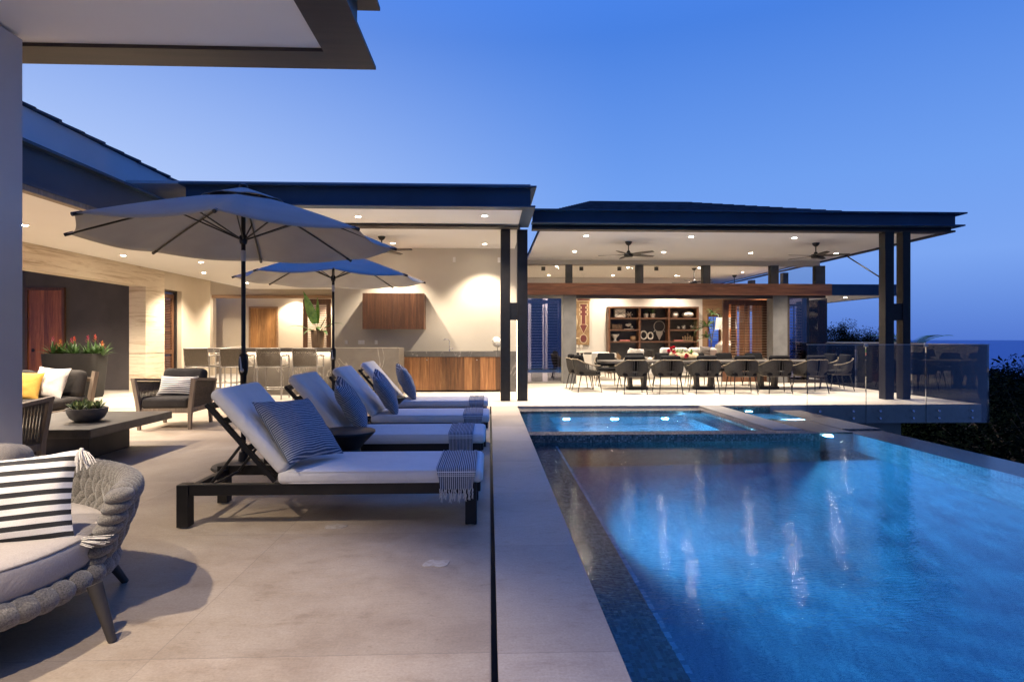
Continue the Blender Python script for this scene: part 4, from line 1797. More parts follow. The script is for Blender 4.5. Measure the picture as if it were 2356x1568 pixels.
rings = [(.925, .275), (.95, .285), (.96, .305), (.96, .385), (.95, .41), (.93, .424), (.88, .431), (.6, .438), (.3, .44), (.02, .44)]
vs, fs = [], []
NN = 72
for (k_, z_) in rings:
    for i in range(NN):
        vs.append(oval(2 * math.pi * i / NN, k_, z_))
for a in range(len(rings) - 1):
    for i in range(NN):
        fs.append((a * NN + i, a * NN + (i + 1) % NN, (a + 1) * NN + (i + 1) % NN, (a + 1) * NN + i))
m.add(vs, fs)
so_ = m.build('seat_cushion', 'cushion_light', t, smooth=60)
m = MB()
for k_, z_ in ((.951, .411), (.951, .287)):
    m.tube([oval(2 * math.pi * i / 90, k_, z_) for i in range(90)], .004, 5, closed=True)
m.build('piping', 'cushion_mid', so_, smooth=60)
for xx, yy, rz in ((-3.72, 3.10, 4), (-2.80, 3.04, -4)):
    m = MB()
    m.rbox((xx, yy, .575), (.90, .20, .40), .07, 0, rot=(R(-14), 0, R(rz)), k=4)
    m.build('back_cushion', 'cushion_mid', t, smooth=60)
for lx, ly, fx, fy in ((-1.98, 2.52, -1.62, 2.57), (-4.2, 2.52, -4.5, 2.4), (-2.1, 3.1, -1.95, 3.2), (-4.1, 3.1, -4.1, 3.2)):
    m = MB()
    lx = fx + (-.09 if fx > -3 else .09)
    m.tube([(lx, ly if ly > 3 else fy + .02, .24), (fx, fy, 0.0)], [.030, .017], 14)
    m.build('leg', 'grey_metal' if False else 'charcoal', t, smooth=40)
# black and white pillow with yarn tassels
pw_ = pillow_mb(.54, .41, .16, .012, seed=8)
po = pw_.build('striped_pillow', 'stripe_bw', None, smooth=60)
tag(po, 'black and white wide striped pillow with white tassels on the woven sofa', 'pillow')
for sx, sz in ((1, 1), (1, -1), (-1, 1), (-1, -1)):
    ta = MB()
    c = Vector((.27 * sx, 0, .205 * sz))
    d_ = Vector((.35 * sx, -.45, -.6)).normalized() if sz > 0 else Vector((.95 * sx, -.02, .06)).normalized()
    ta.ball(c + d_ * .010, .011, nu=8, nv=6)
    for q in range(44):
        r2 = random.Random(q * 7 + sx * 3 + sz)
        e_ = Vector((r2.gauss(0, 1), r2.gauss(0, 1), r2.gauss(0, .8))) * .011
        g_ = Vector((0, 0, -.02)) if sz > 0 else Vector((0, 0, -.012))
        ll_ = r2.uniform(.075, .105)
        ta.tube([c + d_ * .014 + e_ * .15, c + d_ * .035 + e_ * .8, c + d_ * ll_ * .7 + e_ * 1.25 + g_ * .5, c + d_ * ll_ + e_ * 1.5 + g_], [.0022, .0026, .0024, .0014], 4)
    ta.build('tassel', 'tassel_yarn', po, smooth=60)
po.matrix_world = Matrix.Translation((-2.12, 2.64, .585)) @ (Euler((0, 0, R(14))).to_matrix() @ Euler((R(-16), 0, 0)).to_matrix() @ Euler((0, R(-3), 0)).to_matrix()).to_4x4()


# ================================================================== ROPE ARMCHAIRS, GREY SOFA, COFFEE TABLE
def make_armchair():
    t = thing('rope_armchair', '', 'armchair', (0, 0, 0))
    # faces -Y; width 0.8
    f = MB()
    f.bbox((0, -.33, .27), (.70, .05, .07), .005)
    f.bbox((0, .33, .27), (.66, .05, .07), .005)
    f.bbox((0, 0, .25), (.64, .66, .03), .004)
    for s in (-1, 1):
        f.bbox((s * .345, 0, .27), (.045, .66, .07), .005)
    f.build('seat_frame', 'wood_teak', t)
    for s in (-1, 1):
        a = MB()
        front = [(s * .345, -.36, .0), (s * .35, -.355, .30), (s * .405, -.385, .72)]
        rear = [(s * .34, .40, .0), (s * .345, .35, .30), (s * .39, .42, .66)]
        for pts, nm in ((front, 'leg'), (rear, 'leg')):
            l_ = MB()
            for q in range(2):
                p, p2 = Vector(pts[q]), Vector(pts[q + 1])
                w0, w1 = ((.038, .052), (.052, .05))[q]
                z = Vector((0, 0, 1))
                vs = []
                for pp, w in ((p, w0), (p2, w1)):
                    vs += [pp + Vector((dx * w / 2, dy * w / 2 * 1.2, 0)) for dx, dy in ((-1, -1), (1, -1), (1, 1), (-1, 1))]
                l_.add(vs, [(0, 1, 2, 3), (7, 6, 5, 4), (0, 4, 5, 1), (1, 5, 6, 2), (2, 6, 7, 3), (3, 7, 4, 0)])
            l_.build(nm, 'wood_teak', t)
        F2, R2 = Vector(front[2]), Vector(rear[2])
        dv = (R2 - F2)
        ang = math.atan2(dv.y, dv.x)
        a.obox((F2 + R2) / 2 + Vector((0, 0, .005)), (dv.length + .06, .055, .035), Matrix.Rotation(ang, 3, 'Z') @ Matrix.Rotation(-math.asin(dv.z / dv.length), 3, 'Y'))
        ao = a.build('arm', 'wood_teak', t)
        w = MB()
        n = 34
        for q in range(n):
            u = (q + .5) / n
            top = F2.lerp(R2, .06 + .88 * u) + Vector((0, 0, -.02))
            bot = Vector((s * .352, -.33 + .66 * u, .31))
            w.tube([bot, (bot + top) / 2 + Vector((s * .004 * ((q % 2) * 2 - 1), 0, 0)), top], .0075, 5)
        w.build('rope_panel', 'rope_tan', ao, smooth=60)
    b = MB()
    b.bbox((0, .43, .67), (.80, .04, .05), .006)
    b.bbox((0, .36, .33), (.66, .035, .04), .006)
    bo = b.build('back_rail', 'wood_teak', t)
    w = MB()
    n = 40
    for q in range(n):
        u = (q + .5) / n
        w.tube([(-.33 + .66 * u, .365, .33), (-.37 + .74 * u, .43, .66)], .0075, 5)
    w.build('rope_back', 'rope_tan', bo, smooth=60)
    c = MB()
    c.rbox((0, -.03, .375), (.64, .68, .15), .045, .012, k=4)
    c.build('seat_cushion', 'cushion_grey', t, smooth=60)
    c = MB()
    c.rbox((0, .29, .63), (.62, .19, .44), .075, 0, rot=(R(-15), 0, 0), k=4)
    c.build('back_cushion', 'cushion_grey', t, smooth=60)
    return t


ac = make_armchair()
ac.location = (-4.70, 8.93, 0)
ac.rotation_euler = (0, 0, R(4))
ac['label'] = 'wood and rope armchair with dark cushions beyond the coffee table'
ac['group'] = 'rope armchairs around the coffee table'
ac2 = clone(ac, (-4.66, 5.42, 0), R(181), 'dark rope armchair seen from behind, cut off by the pale wall')
ac2['group'] = 'rope armchairs around the coffee table'
sp_ = pillow_mb(.54, .32, .15, .01, seed=4)
so_ = sp_.build('lumbar_pillow', 'stripe_fine', None, smooth=60)
tag(so_, 'thin black and white striped pillow on the far rope armchair', 'pillow')
so_.matrix_world = Matrix.Translation((-4.68, 8.93, .60)) @ Euler((R(-24), R(2), R(5))).to_matrix().to_4x4()

t = thing('outdoor_sofa', 'grey cushioned outdoor sofa with wooden base behind the coffee table', 'sofa', (-7.3, 8.8, 0))
fx0, fx1, fy0, fy1 = -8.35, -6.10, 8.38, 9.25
f = MB()
f.bbox(((fx0 + fx1) / 2, (fy0 + fy1) / 2, .235), (fx1 - fx0, fy1 - fy0, .10), .008)
f.build('base', 'wood_teak', t)
for x in (fx0 + .1, fx1 - .1):
    for y in (fy0 + .08, fy1 - .08):
        MB().bbox((x, y, .093), (.06, .06, .184), .004).build('leg', 'wood_teak', t)
f = MB()
f.obox((fx1 + .0, fy1 - .06, .53), (.05, .09, .56), (R(-8), R(5), 0))
f.obox((fx0, fy1 - .06, .53), (.05, .09, .56), (R(-8), R(-5), 0))
f.bbox(((fx0 + fx1) / 2, fy1 - .01, .68), (fx1 - fx0, .04, .06), .005)
f.build('back_frame', 'wood_teak', t)
for i in range(3):
    x0 = fx0 + .02 + i * (fx1 - fx0 - .04) / 3
    w_ = (fx1 - fx0 - .04) / 3
    m = MB()
    m.rbox((x0 + w_ / 2, fy0 + .40, .365), (w_ - .01, .78, .15), .05, .012, k=4)
    m.build('seat_cushion', 'cushion_grey', t, smooth=60)
    m = MB()
    m.rbox((x0 + w_ / 2, fy1 - .20, .625), (w_ - .02, .20, .42), .08, 0, rot=(R(-14), 0, 0), k=4)
    m.build('back_cushion', 'cushion_grey', t, smooth=60)
for nm, lab, mt_, w_, x_, z_, rz, y_ in (('white_pillow', 'white square pillow in the corner of the grey outdoor sofa', 'linen', .52, aY(115, 880, 8.8).x, .66, -8, 8.80),
                                        ('yellow_pillow', 'mustard yellow pillow with a pompom beside the white pillow', 'yellow_cloth', .46, aY(45, 880, 8.55).x, .63, 10, 8.62)):
    o = pillow_mb(w_, w_ * .92, .17, .014, seed=len(nm)).build(nm, mt_, None, smooth=60)
    tag(o, lab, 'pillow')
    o.matrix_world = Matrix.Translation((x_, y_, z_)) @ Euler((R(-20), R(3), R(rz))).to_matrix().to_4x4()
    if nm[0] == 'y':
        pm = MB()
        for q in range(40):
            r2 = random.Random(q)
            d_ = Vector((r2.gauss(0, 1), r2.gauss(0, 1), r2.gauss(0, 1))).normalized()
            pm.tube([(.22, -.02, .2), Vector((.22, -.02, .2)) + d_ * .045], [.008, .006], 4)
        pm.build('pompom', 'yellow_cloth', o, smooth=60)

t = thing('coffee_table', 'low dark grey coffee table with overhanging slab top on a block base', 'coffee table', (-4.55, 6.9, 0))
m = MB()
m.bbox((-4.66, 6.72, .355), (1.36, 1.50, .09), .006)
m.build('table_top', 'table_stone', t)
m = MB()
m.bbox((-4.70, 6.86, .154), (.70, .72, .307), .005)
m.build('base', 'charcoal', t)

t = thing('planter_bowl', 'round grey bowl of small variegated succulents on the coffee table', 'planter', (-4.42, 6.58, .402))
m = MB()
m.lathe([(0, .402), (.11, .402), (.16, .44), (.188, .50), (.195, .548), (.183, .548), (.176, .52), (0, .515)], (-4.42, 6.58, 0), 40)
m.build('bowl', 'ceramic_grey', t, smooth=35)
m = MB()
m.lathe([(.176, .522), (.1, .53), (0, .53)], (-4.42, 6.58, 0), 20)
m.build('soil', 'soil', t)
for i in range(9):
    r2 = random.Random(i + 30)
    a = i / 8 * 2 * math.pi
    rr2 = .115 if i < 8 else 0
    c = Vector((-4.42 + rr2 * math.cos(a), 6.58 + rr2 * math.sin(a), .53))
    m = MB()
    for q in range(15):
        th = q * 2.4 + r2.random()
        el_ = R(35 + q * 3.4)
        m.blade(c, (math.cos(th) * math.cos(el_), math.sin(th) * math.cos(el_), math.sin(el_)), .085 + .04 * r2.random(), .030, .35, 4)
    s_ = tag(m.build('succulent', 'leaf_variegated', None, smooth=60, origin=c), 'small succulent with cream edged leaves in the grey bowl', 'succulent', 'succulents in the grey bowl')

# long planter of bromeliads in front of the dark wall
px0, px1, py_, pz_ = aY(108, 812, 13.4).x, aY(238, 812, 13.4).x, 13.4, .98
t = thing('trough_planter', 'large dark tapered planter trough in front of the dark niche wall', 'planter', ((px0 + px1) / 2, py_, 0))
m = MB()
cxp = (px0 + px1) / 2
hw = (px1 - px0) / 2
prof = [(.82, 0), (.86, .05), (1.0, pz_ - .02), (1.0, pz_), (.95, pz_), (.94, pz_ - .06)]
vs, fs = [], []
NS = 40
for k_, z_ in prof:
    for i in range(NS):
        th = 2 * math.pi * i / NS
        c_, s_ = math.cos(th), math.sin(th)
        vs.append((cxp + math.copysign(abs(c_) ** .35, c_) * hw * k_, py_ + math.copysign(abs(s_) ** .35, s_) * .28 * k_, z_))
for a in range(len(prof) - 1):
    for i in range(NS):
        fs.append((a * NS + i, a * NS + (i + 1) % NS, (a + 1) * NS + (i + 1) % NS, (a + 1) * NS + i))
fs.append(tuple(range(NS))[::-1])
m.add(vs, fs)
m.build('trough', 'planter_dark', t, smooth=35)
m = MB()
m.box(px0 + .1, py_ - .2, .9, px1 - .1, py_ + .2, .93)
m.build('soil', 'soil', t)
bro = [(153, 784, 'petal_purple', 'purple-red bromeliad at the left end of the trough'), (172, 786, 'petal_orange', 'yellow-orange bromeliad beside the purple one'),
       (206, 778, 'petal_red', 'red-orange bromeliad in the middle of the trough'), (222, 781, 'petal_purple', 'dark pink bromeliad just right of the middle'),
       (119 + 78, 790, 'petal_purple', 'small purple bromeliad left of the middle red one'), (243, 778, 'petal_red', 'tall red bromeliad near the right end'), (236, 790, 'petal_orange', 'low orange bromeliad at the right end of the trough')]
bro = [(122, 776, 'petal_purple', bro[0][3]), (139, 782, 'petal_orange', bro[1][3]), (171, 775, 'petal_red', bro[2][3]), (164, 779, 'petal_purple', bro[4][3]),
       (202, 773, 'petal_purple', bro[3][3]), (219, 771, 'petal_red', bro[5][3]), (235, 786, 'petal_orange', bro[6][3])]
for i, (bx, by, pm_, lb) in enumerate(bro):
    tip = aY(bx, by, py_ + .1 * math.sin(i * 2.1))
    c = Vector((tip.x, tip.y, .92))
    t2 = thing('bromeliad', lb, 'flower', c, 'bromeliads in the dark trough')
    r2 = random.Random(i + 5)
    m = MB()
    for q in range(24):
        th = q * 2.4 + r2.random()
        el_ = R(25 + 2.3 * q)
        m.blade(c, (math.cos(th) * math.cos(el_), math.sin(th) * math.cos(el_), math.sin(el_)), .24 + .16 * r2.random(), .045, .9, 5)
    m.build('leaves', 'leaf_green', t2, smooth=60)
    m = MB()
    hh = tip.z - .92
    m.tube([c, c + Vector((0, 0, hh - .08))], .012, 6)
    m.build('stem', 'leaf_green', t2)
    m = MB()
    for q in range(22):
        th = q * 2.4
        zz = hh - .16 + .15 * q / 22
        el_ = R(8 + 3.2 * q)
        m.blade(c + Vector((0, 0, zz)), (math.cos(th) * math.cos(el_), math.sin(th) * math.cos(el_), math.sin(el_)),   .075 * (1 - .35 * q / 22) + .015, .015, -.5, 3)
    m.build('flower_head', pm_, t2, smooth=60)


# ================================================================== CEILING FANS
def make_fan(rod=.14, blades=5, rad=.72, rz=0):
    t = thing('ceiling_fan', '', 'ceiling fan', (0, 0, 0))
    m = MB()
    m.lathe([(.085, 0), (.083, -.02), (.06, -.06), (.03, -.085), (0, -.085)], seg=28)
    m.build('ceiling_mount', 'black_metal', t, smooth=40)
    m = MB()
    m.lathe([(.014, -.08), (.014, -.08 - rod), (0, -.08 - rod)], seg=12)
    m.build('rod', 'black_metal', t, smooth=40)
    z0 = -.08 - rod
    m = MB()
    m.lathe([(0, z0 + .01), (.035, z0), (.045, z0 - .035), (.06, z0 - .05), (.105, z0 - .06), (.11, z0 - .13), (.09, z0 - .145), (0, z0 - .145)], seg=32)
    m.build('motor', 'black_metal', t, smooth=40)
    for i in range(blades):
        a = rz + 2 * math.pi * i / blades
        b = MB()

        def fn(u, v):
            r = .10 + (rad - .10) * u
            w = .055 + .045 * math.sin(math.pi * min(1, u * 1.05)) if u < .97 else .05
            yy = (v - .5) * w * 1.5
            zz = z0 - .095 + (v - .5) * -.028 * (1 - .4 * u)
            return Vector((r * math.cos(a) - yy * math.sin(a), r * math.sin(a) + yy * math.cos(a), zz))
        b.grid(fn, 10, 3)
        bo = b.build('blade', 'bronze_metal', t, smooth=60)
        so = bo.modifiers.new('thick', 'SOLIDIFY')
        so.thickness = .008
    return t


fan = make_fan(rz=.35)
fan.location = g(1446, 556, CZ)
fan.location.z = CZ
fan['label'] = 'dark ceiling fan at the left of the pavilion ceiling over the dining table'
fan['group'] = 'dark ceiling fans'
f2 = clone(fan, g(1877, 559, CZ), R(25), 'dark ceiling fan at the right of the pavilion ceiling')
f3 = clone(fan, g(878, 544, CZ), R(40), 'dark ceiling fan in the bar roof, partly behind the front parasol')
fi = make_fan(rod=.30, rz=.2)
p = aY(1597, 622, 19.3)
fi.location = (p.x, 19.3, CZ + .06)
fi['label'] = 'ceiling fan inside the lounge seen through the clerestory glass'
fi['group'] = 'dark ceiling fans'
p = aY(1690, 612, 21.4)
clone(fi, (p.x, 21.4, CZ + .06), R(30), 'farthest ceiling fan inside the lounge, small and half hidden')

# ================================================================== BAR
t = thing('bar_counter', 'long grey stone bar counter with a solid waterfall end and lit underside', 'bar counter', (-4.4, 13.8, 0))
Bz = 1.10
xa, xb, xc = -6.75, -3.56, -2.07
m = MB()
m.box(xb + .002, 13.40, 0, xc, 14.2, Bz)
m.build('end_block', 'bar_stone', t)
m = MB()
m.box(xa, 13.40, Bz - .10, xb, 14.2, Bz)
m.build('counter_top', 'bar_stone', t)
m = MB()
m.box(-5.75, 13.76, 0, xb - .003, 14.18, Bz - .101)
m.build('front_panel', 'bar_stone', t)
m = MB()
m.box(-5.6, 13.70, Bz - .115, xb - .1, 13.73, Bz - .101)
led = m.build('light_strip', 'led_warm', t)
area(t, (-4.6, 13.68, Bz - .12), (R(18), 0, 0), 2.0, .03, 26, WARM)


def make_stool():
    t = thing('bar_stool', '', 'bar stool', (0, 0, 0))
    W2, D2 = .255, .25
    for sx in (-1, 1):
        for y0, y1 in ((-D2, -D2 + .01), (D2, D2 - .01)):
            m = MB()
            m.tube([(sx * W2, y0, 0), (sx * W2, y1, .70 if False else .93)], .015, 8)
            m.build('leg', 'grey_metal', t, smooth=50)
        m = MB()
        m.tube([(sx * W2, -D2, .93), (sx * W2, -D2 + .02, .945), (sx * W2, D2 - .02, .945), (sx * W2, D2, .93)], .015, 8)
        m.build('arm', 'grey_metal', t, smooth=50)
    f = MB()
    for z_ in (.22,):
        f.tube([(-W2, -D2, z_), (W2, -D2, z_), (W2, D2, z_), (-W2, D2, z_)], .012, 8, closed=True)
    f.build('foot_rail', 'grey_metal', t, smooth=50)
    f = MB()
    f.tube([(-W2, -D2, .70), (W2, -D2, .70), (W2, D2, .70), (-W2, D2, .70)], .014, 8, closed=True)
    fo = f.build('seat_frame', 'grey_metal', t, smooth=50)
    s = MB()
    s.rbox((0, 0, .722), (.49, .48, .035), .015, k=2)
    s.build('seat', 'rope_tan', t, smooth=60)
    b = MB()

    def fn(u, v):
        return Vector(((u - .5) * .50, -D2 - .01 - .05 * v - .05 * math.sin(math.pi * u), .74 + .36 * v))
    # woven back: vertical and horizontal cords
    for q in range(26):
        u = (q + .5) / 26
        b.tube([fn(u, v / 6) + Vector((0, (.005 if (q + v) % 2 else -.005), 0)) for v in range(7)], .0075, 5)
    for q in range(30):
        v = (q + .5) / 30
        b.tube([fn(u / 14, v) + Vector((0, (.006 if (q + u) % 2 else -.006), 0)) for u in range(15)], .0052, 4)
    bo = b.build('woven_back', 'rope_tan', t, smooth=70)
    e = MB()
    e.tube([fn(0, v / 4) for v in range(5)] + [fn(u / 8, 1) for u in range(1, 9)] + [fn(1, 1 - v / 4) for v in range(1, 5)], .012, 7)
    e.build('back_frame', 'grey_metal', bo, smooth=60)
    return t


st = make_stool()
sx = [aY(q, 800, 12.95).x for q in (465, 546, 628, 709)]
sl_ = ['woven bar stool at the left end of the bar', 'second woven bar stool, half behind the front parasol pole',
       'third woven bar stool, against the lit counter underside', 'fourth woven bar stool, nearest the solid stone end']
for i, x in enumerate(sx):
    o = st if i == 0 else clone(st)
    o.location = (x, 12.98, 0)
    o['label'] = sl_[i]
    o['group'] = 'woven bar stools'
clone(st, (-6.5, 14.9, 0), R(180), 'woven bar stool on the far side of the bar, seen between the first two stools')['group'] = 'woven bar stools'

# back bar: cabinet, counter, tap, sculpture, hanging cabinet
t = thing('bar_cabinet', 'slatted timber bar cabinet with a dark stone worktop', 'cabinet', (-.9, 14.7, 0))
cx0, cx1, cY = aY(930, 850, 14.42).x, .36, 14.42
m = MB()
m.box(cx0, cY + .03, .04, cx1, 14.98, .865)
m.build('carcass', 'bronze_metal', t)
nd = 4
dw = (cx1 - cx0) / nd
for i in range(nd):
    m = MB()
    x0 = cx0 + i * dw + .003
    m.box(x0, cY + .008, .045, x0 + dw - .006, cY + .028, .862)
    x = x0
    while x < x0 + dw - .03:
        m.box(x + .002, cY - .006, .046, min(x + .026, x0 + dw - .007), cY + .009, .861)
        x += .0315
    dr = m.build('door', 'wood_slat', t)
    if i in (0, 2):
        k = MB()
        k.ball((x0 + dw - .06, cY - .012, .79), .014, nu=10, nv=8)
        k.build('knob', 'steel', dr, smooth=50)
m = MB()
m.box(cx0 - .012, cY - .03, .866, .70, 14.985, 1.0)
m.build('worktop', 'counter_stone', t)
m = MB()
m.box(cx1 + .001, cY - .02, 0, .69, 14.98, .865)
m.build('stone_end', 'counter_stone', t)

p = aY(1034, 800, 14.75)
t = thing('tap', 'slim chrome tap on the dark bar worktop', 'tap', (p.x, 14.75, 1.0))
m = MB()
m.lathe([(.022, 1.001), (.022, 1.03), (.012, 1.035)], (p.x, 14.75, 0), 16)
m.tube([(p.x, 14.75, 1.0), (p.x, 14.75, 1.26), (p.x - .01, 14.74, 1.285), (p.x - .04, 14.72, 1.30), (p.x - .12, 14.68, 1.30), (p.x - .135, 14.675, 1.27)], .0105, 10)
m.build('spout', 'chrome', t, smooth=60)
m = MB()
m.tube([(p.x, 14.745, 1.06), (p.x + .07, 14.72, 1.065)], .009, 8)
m.ball((p.x + .08, 14.72, 1.07), (.018, .012, .02))
m.build('lever', 'chrome', t, smooth=60)

p = aY(1139, 800, 14.6)
t = thing('head_sculpture', 'pale carved stone head tilted on a small dark stand', 'sculpture', (p.x + .05, 14.6, 1.0))
cx_, cy_ = p.x + .05, 14.6
m = MB()
m.box(cx_ - .09, cy_ - .05, 1.001, cx_ + .09, cy_ + .05, 1.012)
m.tube([(cx_ + .01, cy_, 1.01), (cx_ + .01, cy_, 1.10)], .008, 8)
m.build('stand', 'black_metal', t)
m = MB()
hr = Euler((R(-12), R(-30), R(-25))).to_matrix()


def headf(d):
    w = 1.0
    # -y is the face, +z the crown
    if d.z < -.2:
        w *= 1 - .22 * (-.2 - d.z)
    fr = max(0, -d.y)
    w += .20 * math.exp(-((d.x / .12) ** 2 + ((d.z + .05) / .2) ** 2)) * (fr > .3)     # nose
    for s in (-1, 1):
        w -= .13 * math.exp(-(((d.x - s * .30) / .15) ** 2 + ((d.z - .16) / .11) ** 2)) * (fr > .3)  # sockets
        w += .05 * math.exp(-(((d.x - s * .30) / .09) ** 2 + ((d.z - .14) / .06) ** 2)) * (fr > .3)
        w += .06 * math.exp(-(((d.x - s * .98) / .10) ** 2 + ((d.z) / .18) ** 2 + ((d.y) / .2) ** 2))
    w += .07 * math.exp(-((d.x / .26) ** 2 + ((d.z + .42) / .05) ** 2)) * (fr > .2)
    w += .07 * math.exp(-((d.x / .22) ** 2 + ((d.z + .54) / .05) ** 2)) * (fr > .2)
    w -= .10 * math.exp(-((d.x / .34) ** 2 + ((d.z + .48) / .025) ** 2)) * (fr > .2)
    w += .06 * math.exp(-((d.x / .55) ** 2 + ((d.z - .34) / .06) ** 2)) * (fr > .2)
    return w


m.ball((cx_, cy_, 1.22), (.115, .14, .155), hr, 56, 44, headf)
m.build('head', 'sculpture_stone', t, smooth=80)

t = thing('hanging_cabinet', 'ribbed dark timber cabinet fixed to the bar back wall', 'cabinet', (-2.3, 14.8, 1.6))
h0, h1 = aY(834, 700, 14.62), aY(976, 757, 14.62)
hz1, hz0 = aY(834, 674, 14.62).z, aY(834, 757, 14.62).z
m = MB()
m.box(h0.x + .01, 14.63, hz0 + .006, h1.x - .004, 14.998, hz1 - .006)
m.build('carcass', 'wood_cabinet', t)
for i in range(2):
    m = MB()
    wv = (h1.x - h0.x) / 2
    x0 = h0.x + i * wv + .002
    m.box(x0, 14.615, hz0, x0 + wv - .004, 14.63, hz1)
    x = x0
    while x < x0 + wv - .02:
        m.box(x + .002, 14.60, hz0 + .002, min(x + .021, x0 + wv - .005), 14.616, hz1 - .002)
        x += .0265
    m.build('door', 'wood_cabinet', t)

# tall ribbed wooden vase with big leaves on the bar
vx = aY(731, 790, 13.85).x
t = thing('wooden_vase', 'tall ribbed wooden vase on the bar counter holding broad tropical leaves', 'vase', (vx, 13.85, Bz))
m = MB()
m.lathe([(0, Bz + .001), (.12, Bz + .001), (.135, Bz + .05), (.15, Bz + .25), (.155, Bz + .38), (.14, Bz + .42), (.12, Bz + .42), (.125, Bz + .36), (0, Bz + .34)], (vx, 13.85, 0), 36)
m.build('vase', 'wood_vase', t, smooth=35)
t = thing('leaf_arrangement', 'broad bright green tropical leaves standing in the ribbed wooden vase', 'plant', (vx, 13.85, Bz + .34))
c = Vector((vx, 13.85, Bz + .36))
for q, (dx, dy, dz, ll, ww, dr_) in enumerate(((-.30, -.05, 1, .80, .25, .25), (-.02, .05, 1, .62, .12, .1), (-.75, -.1, .35, .5, .13, 1.1), (.75, -.1, .5, .5, .14, 1.4), (.2, -.5, .35, .36, .15, 1.9), (.45, 0, .9, .42, .08, .5), (-.35, -.5, .2, .34, .12, 1.8), (.5, -.45, .2, .35, .13, 1.8))):
    m = MB()
    d_ = Vector((dx, dy, dz)).normalized()
    st_ = .22 if q < 4 else .10
    pts = [c, c + d_ * st_ * .5, c + d_ * st_ + Vector((0, 0, -.01))]
    m.tube(pts, .007, 5)
    m.blade(pts[-1], d_, ll, ww, dr_, 9, fold=.12, side=(.9, -.3, .15) if abs(dx) < .4 else None)
    m.build('leaf', 'leaf_bright' if q < 3 else 'leaf_green', t, smooth=70)


# ================================================================== DINING
def make_dining_chair():
    t = thing('dining_chair', '', 'dining chair', (0, 0, 0))   # faces +Y, back at -Y
    for sx_ in (-1, 1):
        for (tx, ty, bx, by) in ((.24, .20, .285, .27), (.21, -.20, .25, -.29)):
            m = MB()
            m.tube([(sx_ * tx, ty, .42), (sx_ * bx, by, 0)], [.014, .009], 8)
            m.build('leg', 'black_metal', t, smooth=50)
    m = MB()
    m.rbox((0, .02, .415), (.50, .50, .03), .012, k=2)
    m.build('seat_frame', 'black_metal', t, smooth=50)

    def rim(u, top=True):   # u 0..1 from left arm front round the back to right arm front
        a = math.pi * (u)
        c, s = math.cos(a), math.sin(a)
        x = -math.copysign(abs(c) ** .62, c) * (.335 if top else .265)
        y = .22 - (abs(s) ** .62) * (.54 if top else .46)
        if top:
            z = .635 + .15 * min(1, (s * 1.08)) ** 1.3
            y += 0
        else:
            z = .40
        return Vector((x, y, z))
    m = MB()
    n = 64
    m.tube([rim(i / n) for i in range(n + 1)], .014, 8)
    m.tube([rim(i / n, False) for i in range(n + 1)], .011, 6)
    ro = m.build('rim', 'rope_tan', t, smooth=60)
    m = MB()
    n = 62
    for i in range(n):
        u = (i + .5) / n
        a, b = rim(u), rim(u, False)
        mid_ = (a + b) / 2 + Vector(((a.x) * .06, -.012, -.02))
        m.tube([b, mid_, a], .0085, 5)
    m.build('rope_shell', 'rope_dark', t, smooth=70)
    m = MB()
    m.rbox((0, .01, .46), (.50, .50, .07), .03, .008, k=3)
    m.build('seat_cushion', 'cushion_black', t, smooth=60)
    m = MB()
    m.rbox((0, -.175, .71), (.44, .13, .36), .055, 0, rot=(R(12), 0, 0), k=3)
    m.build('back_cushion', 'cushion_black', t, smooth=60)
    return t


dc = make_dining_chair()
TY0, TY1 = 14.25, 15.75
front = [(1453, 'near-side rope dining chair at the left end of the row'), (1537, 'second near-side rope dining chair from the left'),
         (1621, 'third near-side rope dining chair from the left'), (1702, 'fourth near-side rope dining chair, in line with the louvred doors'),
         (1783, 'fifth near-side rope dining chair, in front of the right concrete column'), (1862, 'near-side rope dining chair at the right end of the row')]
first = True
GD = 'rope dining chairs round the long table'
for px, lb in front:
    p = aY(px, 860, 13.95)
    o = dc if first else clone(dc)
    first = False
    o.location = (p.x + rnd.uniform(-.03, .03), 13.86 + rnd.uniform(-.05, .05), 0)
    o.scale = (1.1, 1.06, 1.03)
    o.rotation_euler = (0, 0, R(rnd.uniform(-7, 5)))
    o['label'] = lb
    o['group'] = GD
back = [(1398, 'far-side black cushioned dining chair at the left end'), (1465, 'far-side black cushioned dining chair second from the left'),
        (1533, 'far-side black cushioned dining chair left of the pink roses'), (1604, 'far-side black cushioned dining chair right of the pink roses'),
        (1673, 'far-side black cushioned dining chair in front of the louvred door post'), (1740, 'far-side black cushioned dining chair farthest right')]
for px, lb in back:
    p = aY(px, 830, 16.05)
    o = clone(dc, (p.x, 16.05, 0), R(180 + rnd.uniform(-8, 8)), lb)
    o['group'] = GD
for x_, y_, rz, lb in ((aY(1350, 860, 14.45).x, 14.45, -82, 'nearer rope dining chair at the left head of the table'),
                       (aY(1333, 860, 15.25).x, 15.25, -88, 'farther rope dining chair at the left head of the table, mostly hidden'),
                       (aY(1925, 860, 14.55).x, 14.55, 82, 'nearer rope dining chair at the right head of the table'),
                       (aY(1893, 860, 15.35).x, 15.35, 92, 'farther rope dining chair at the right head of the table')):
    o = clone(dc, (x_, y_, 0), R(rz), lb)
    o['group'] = GD

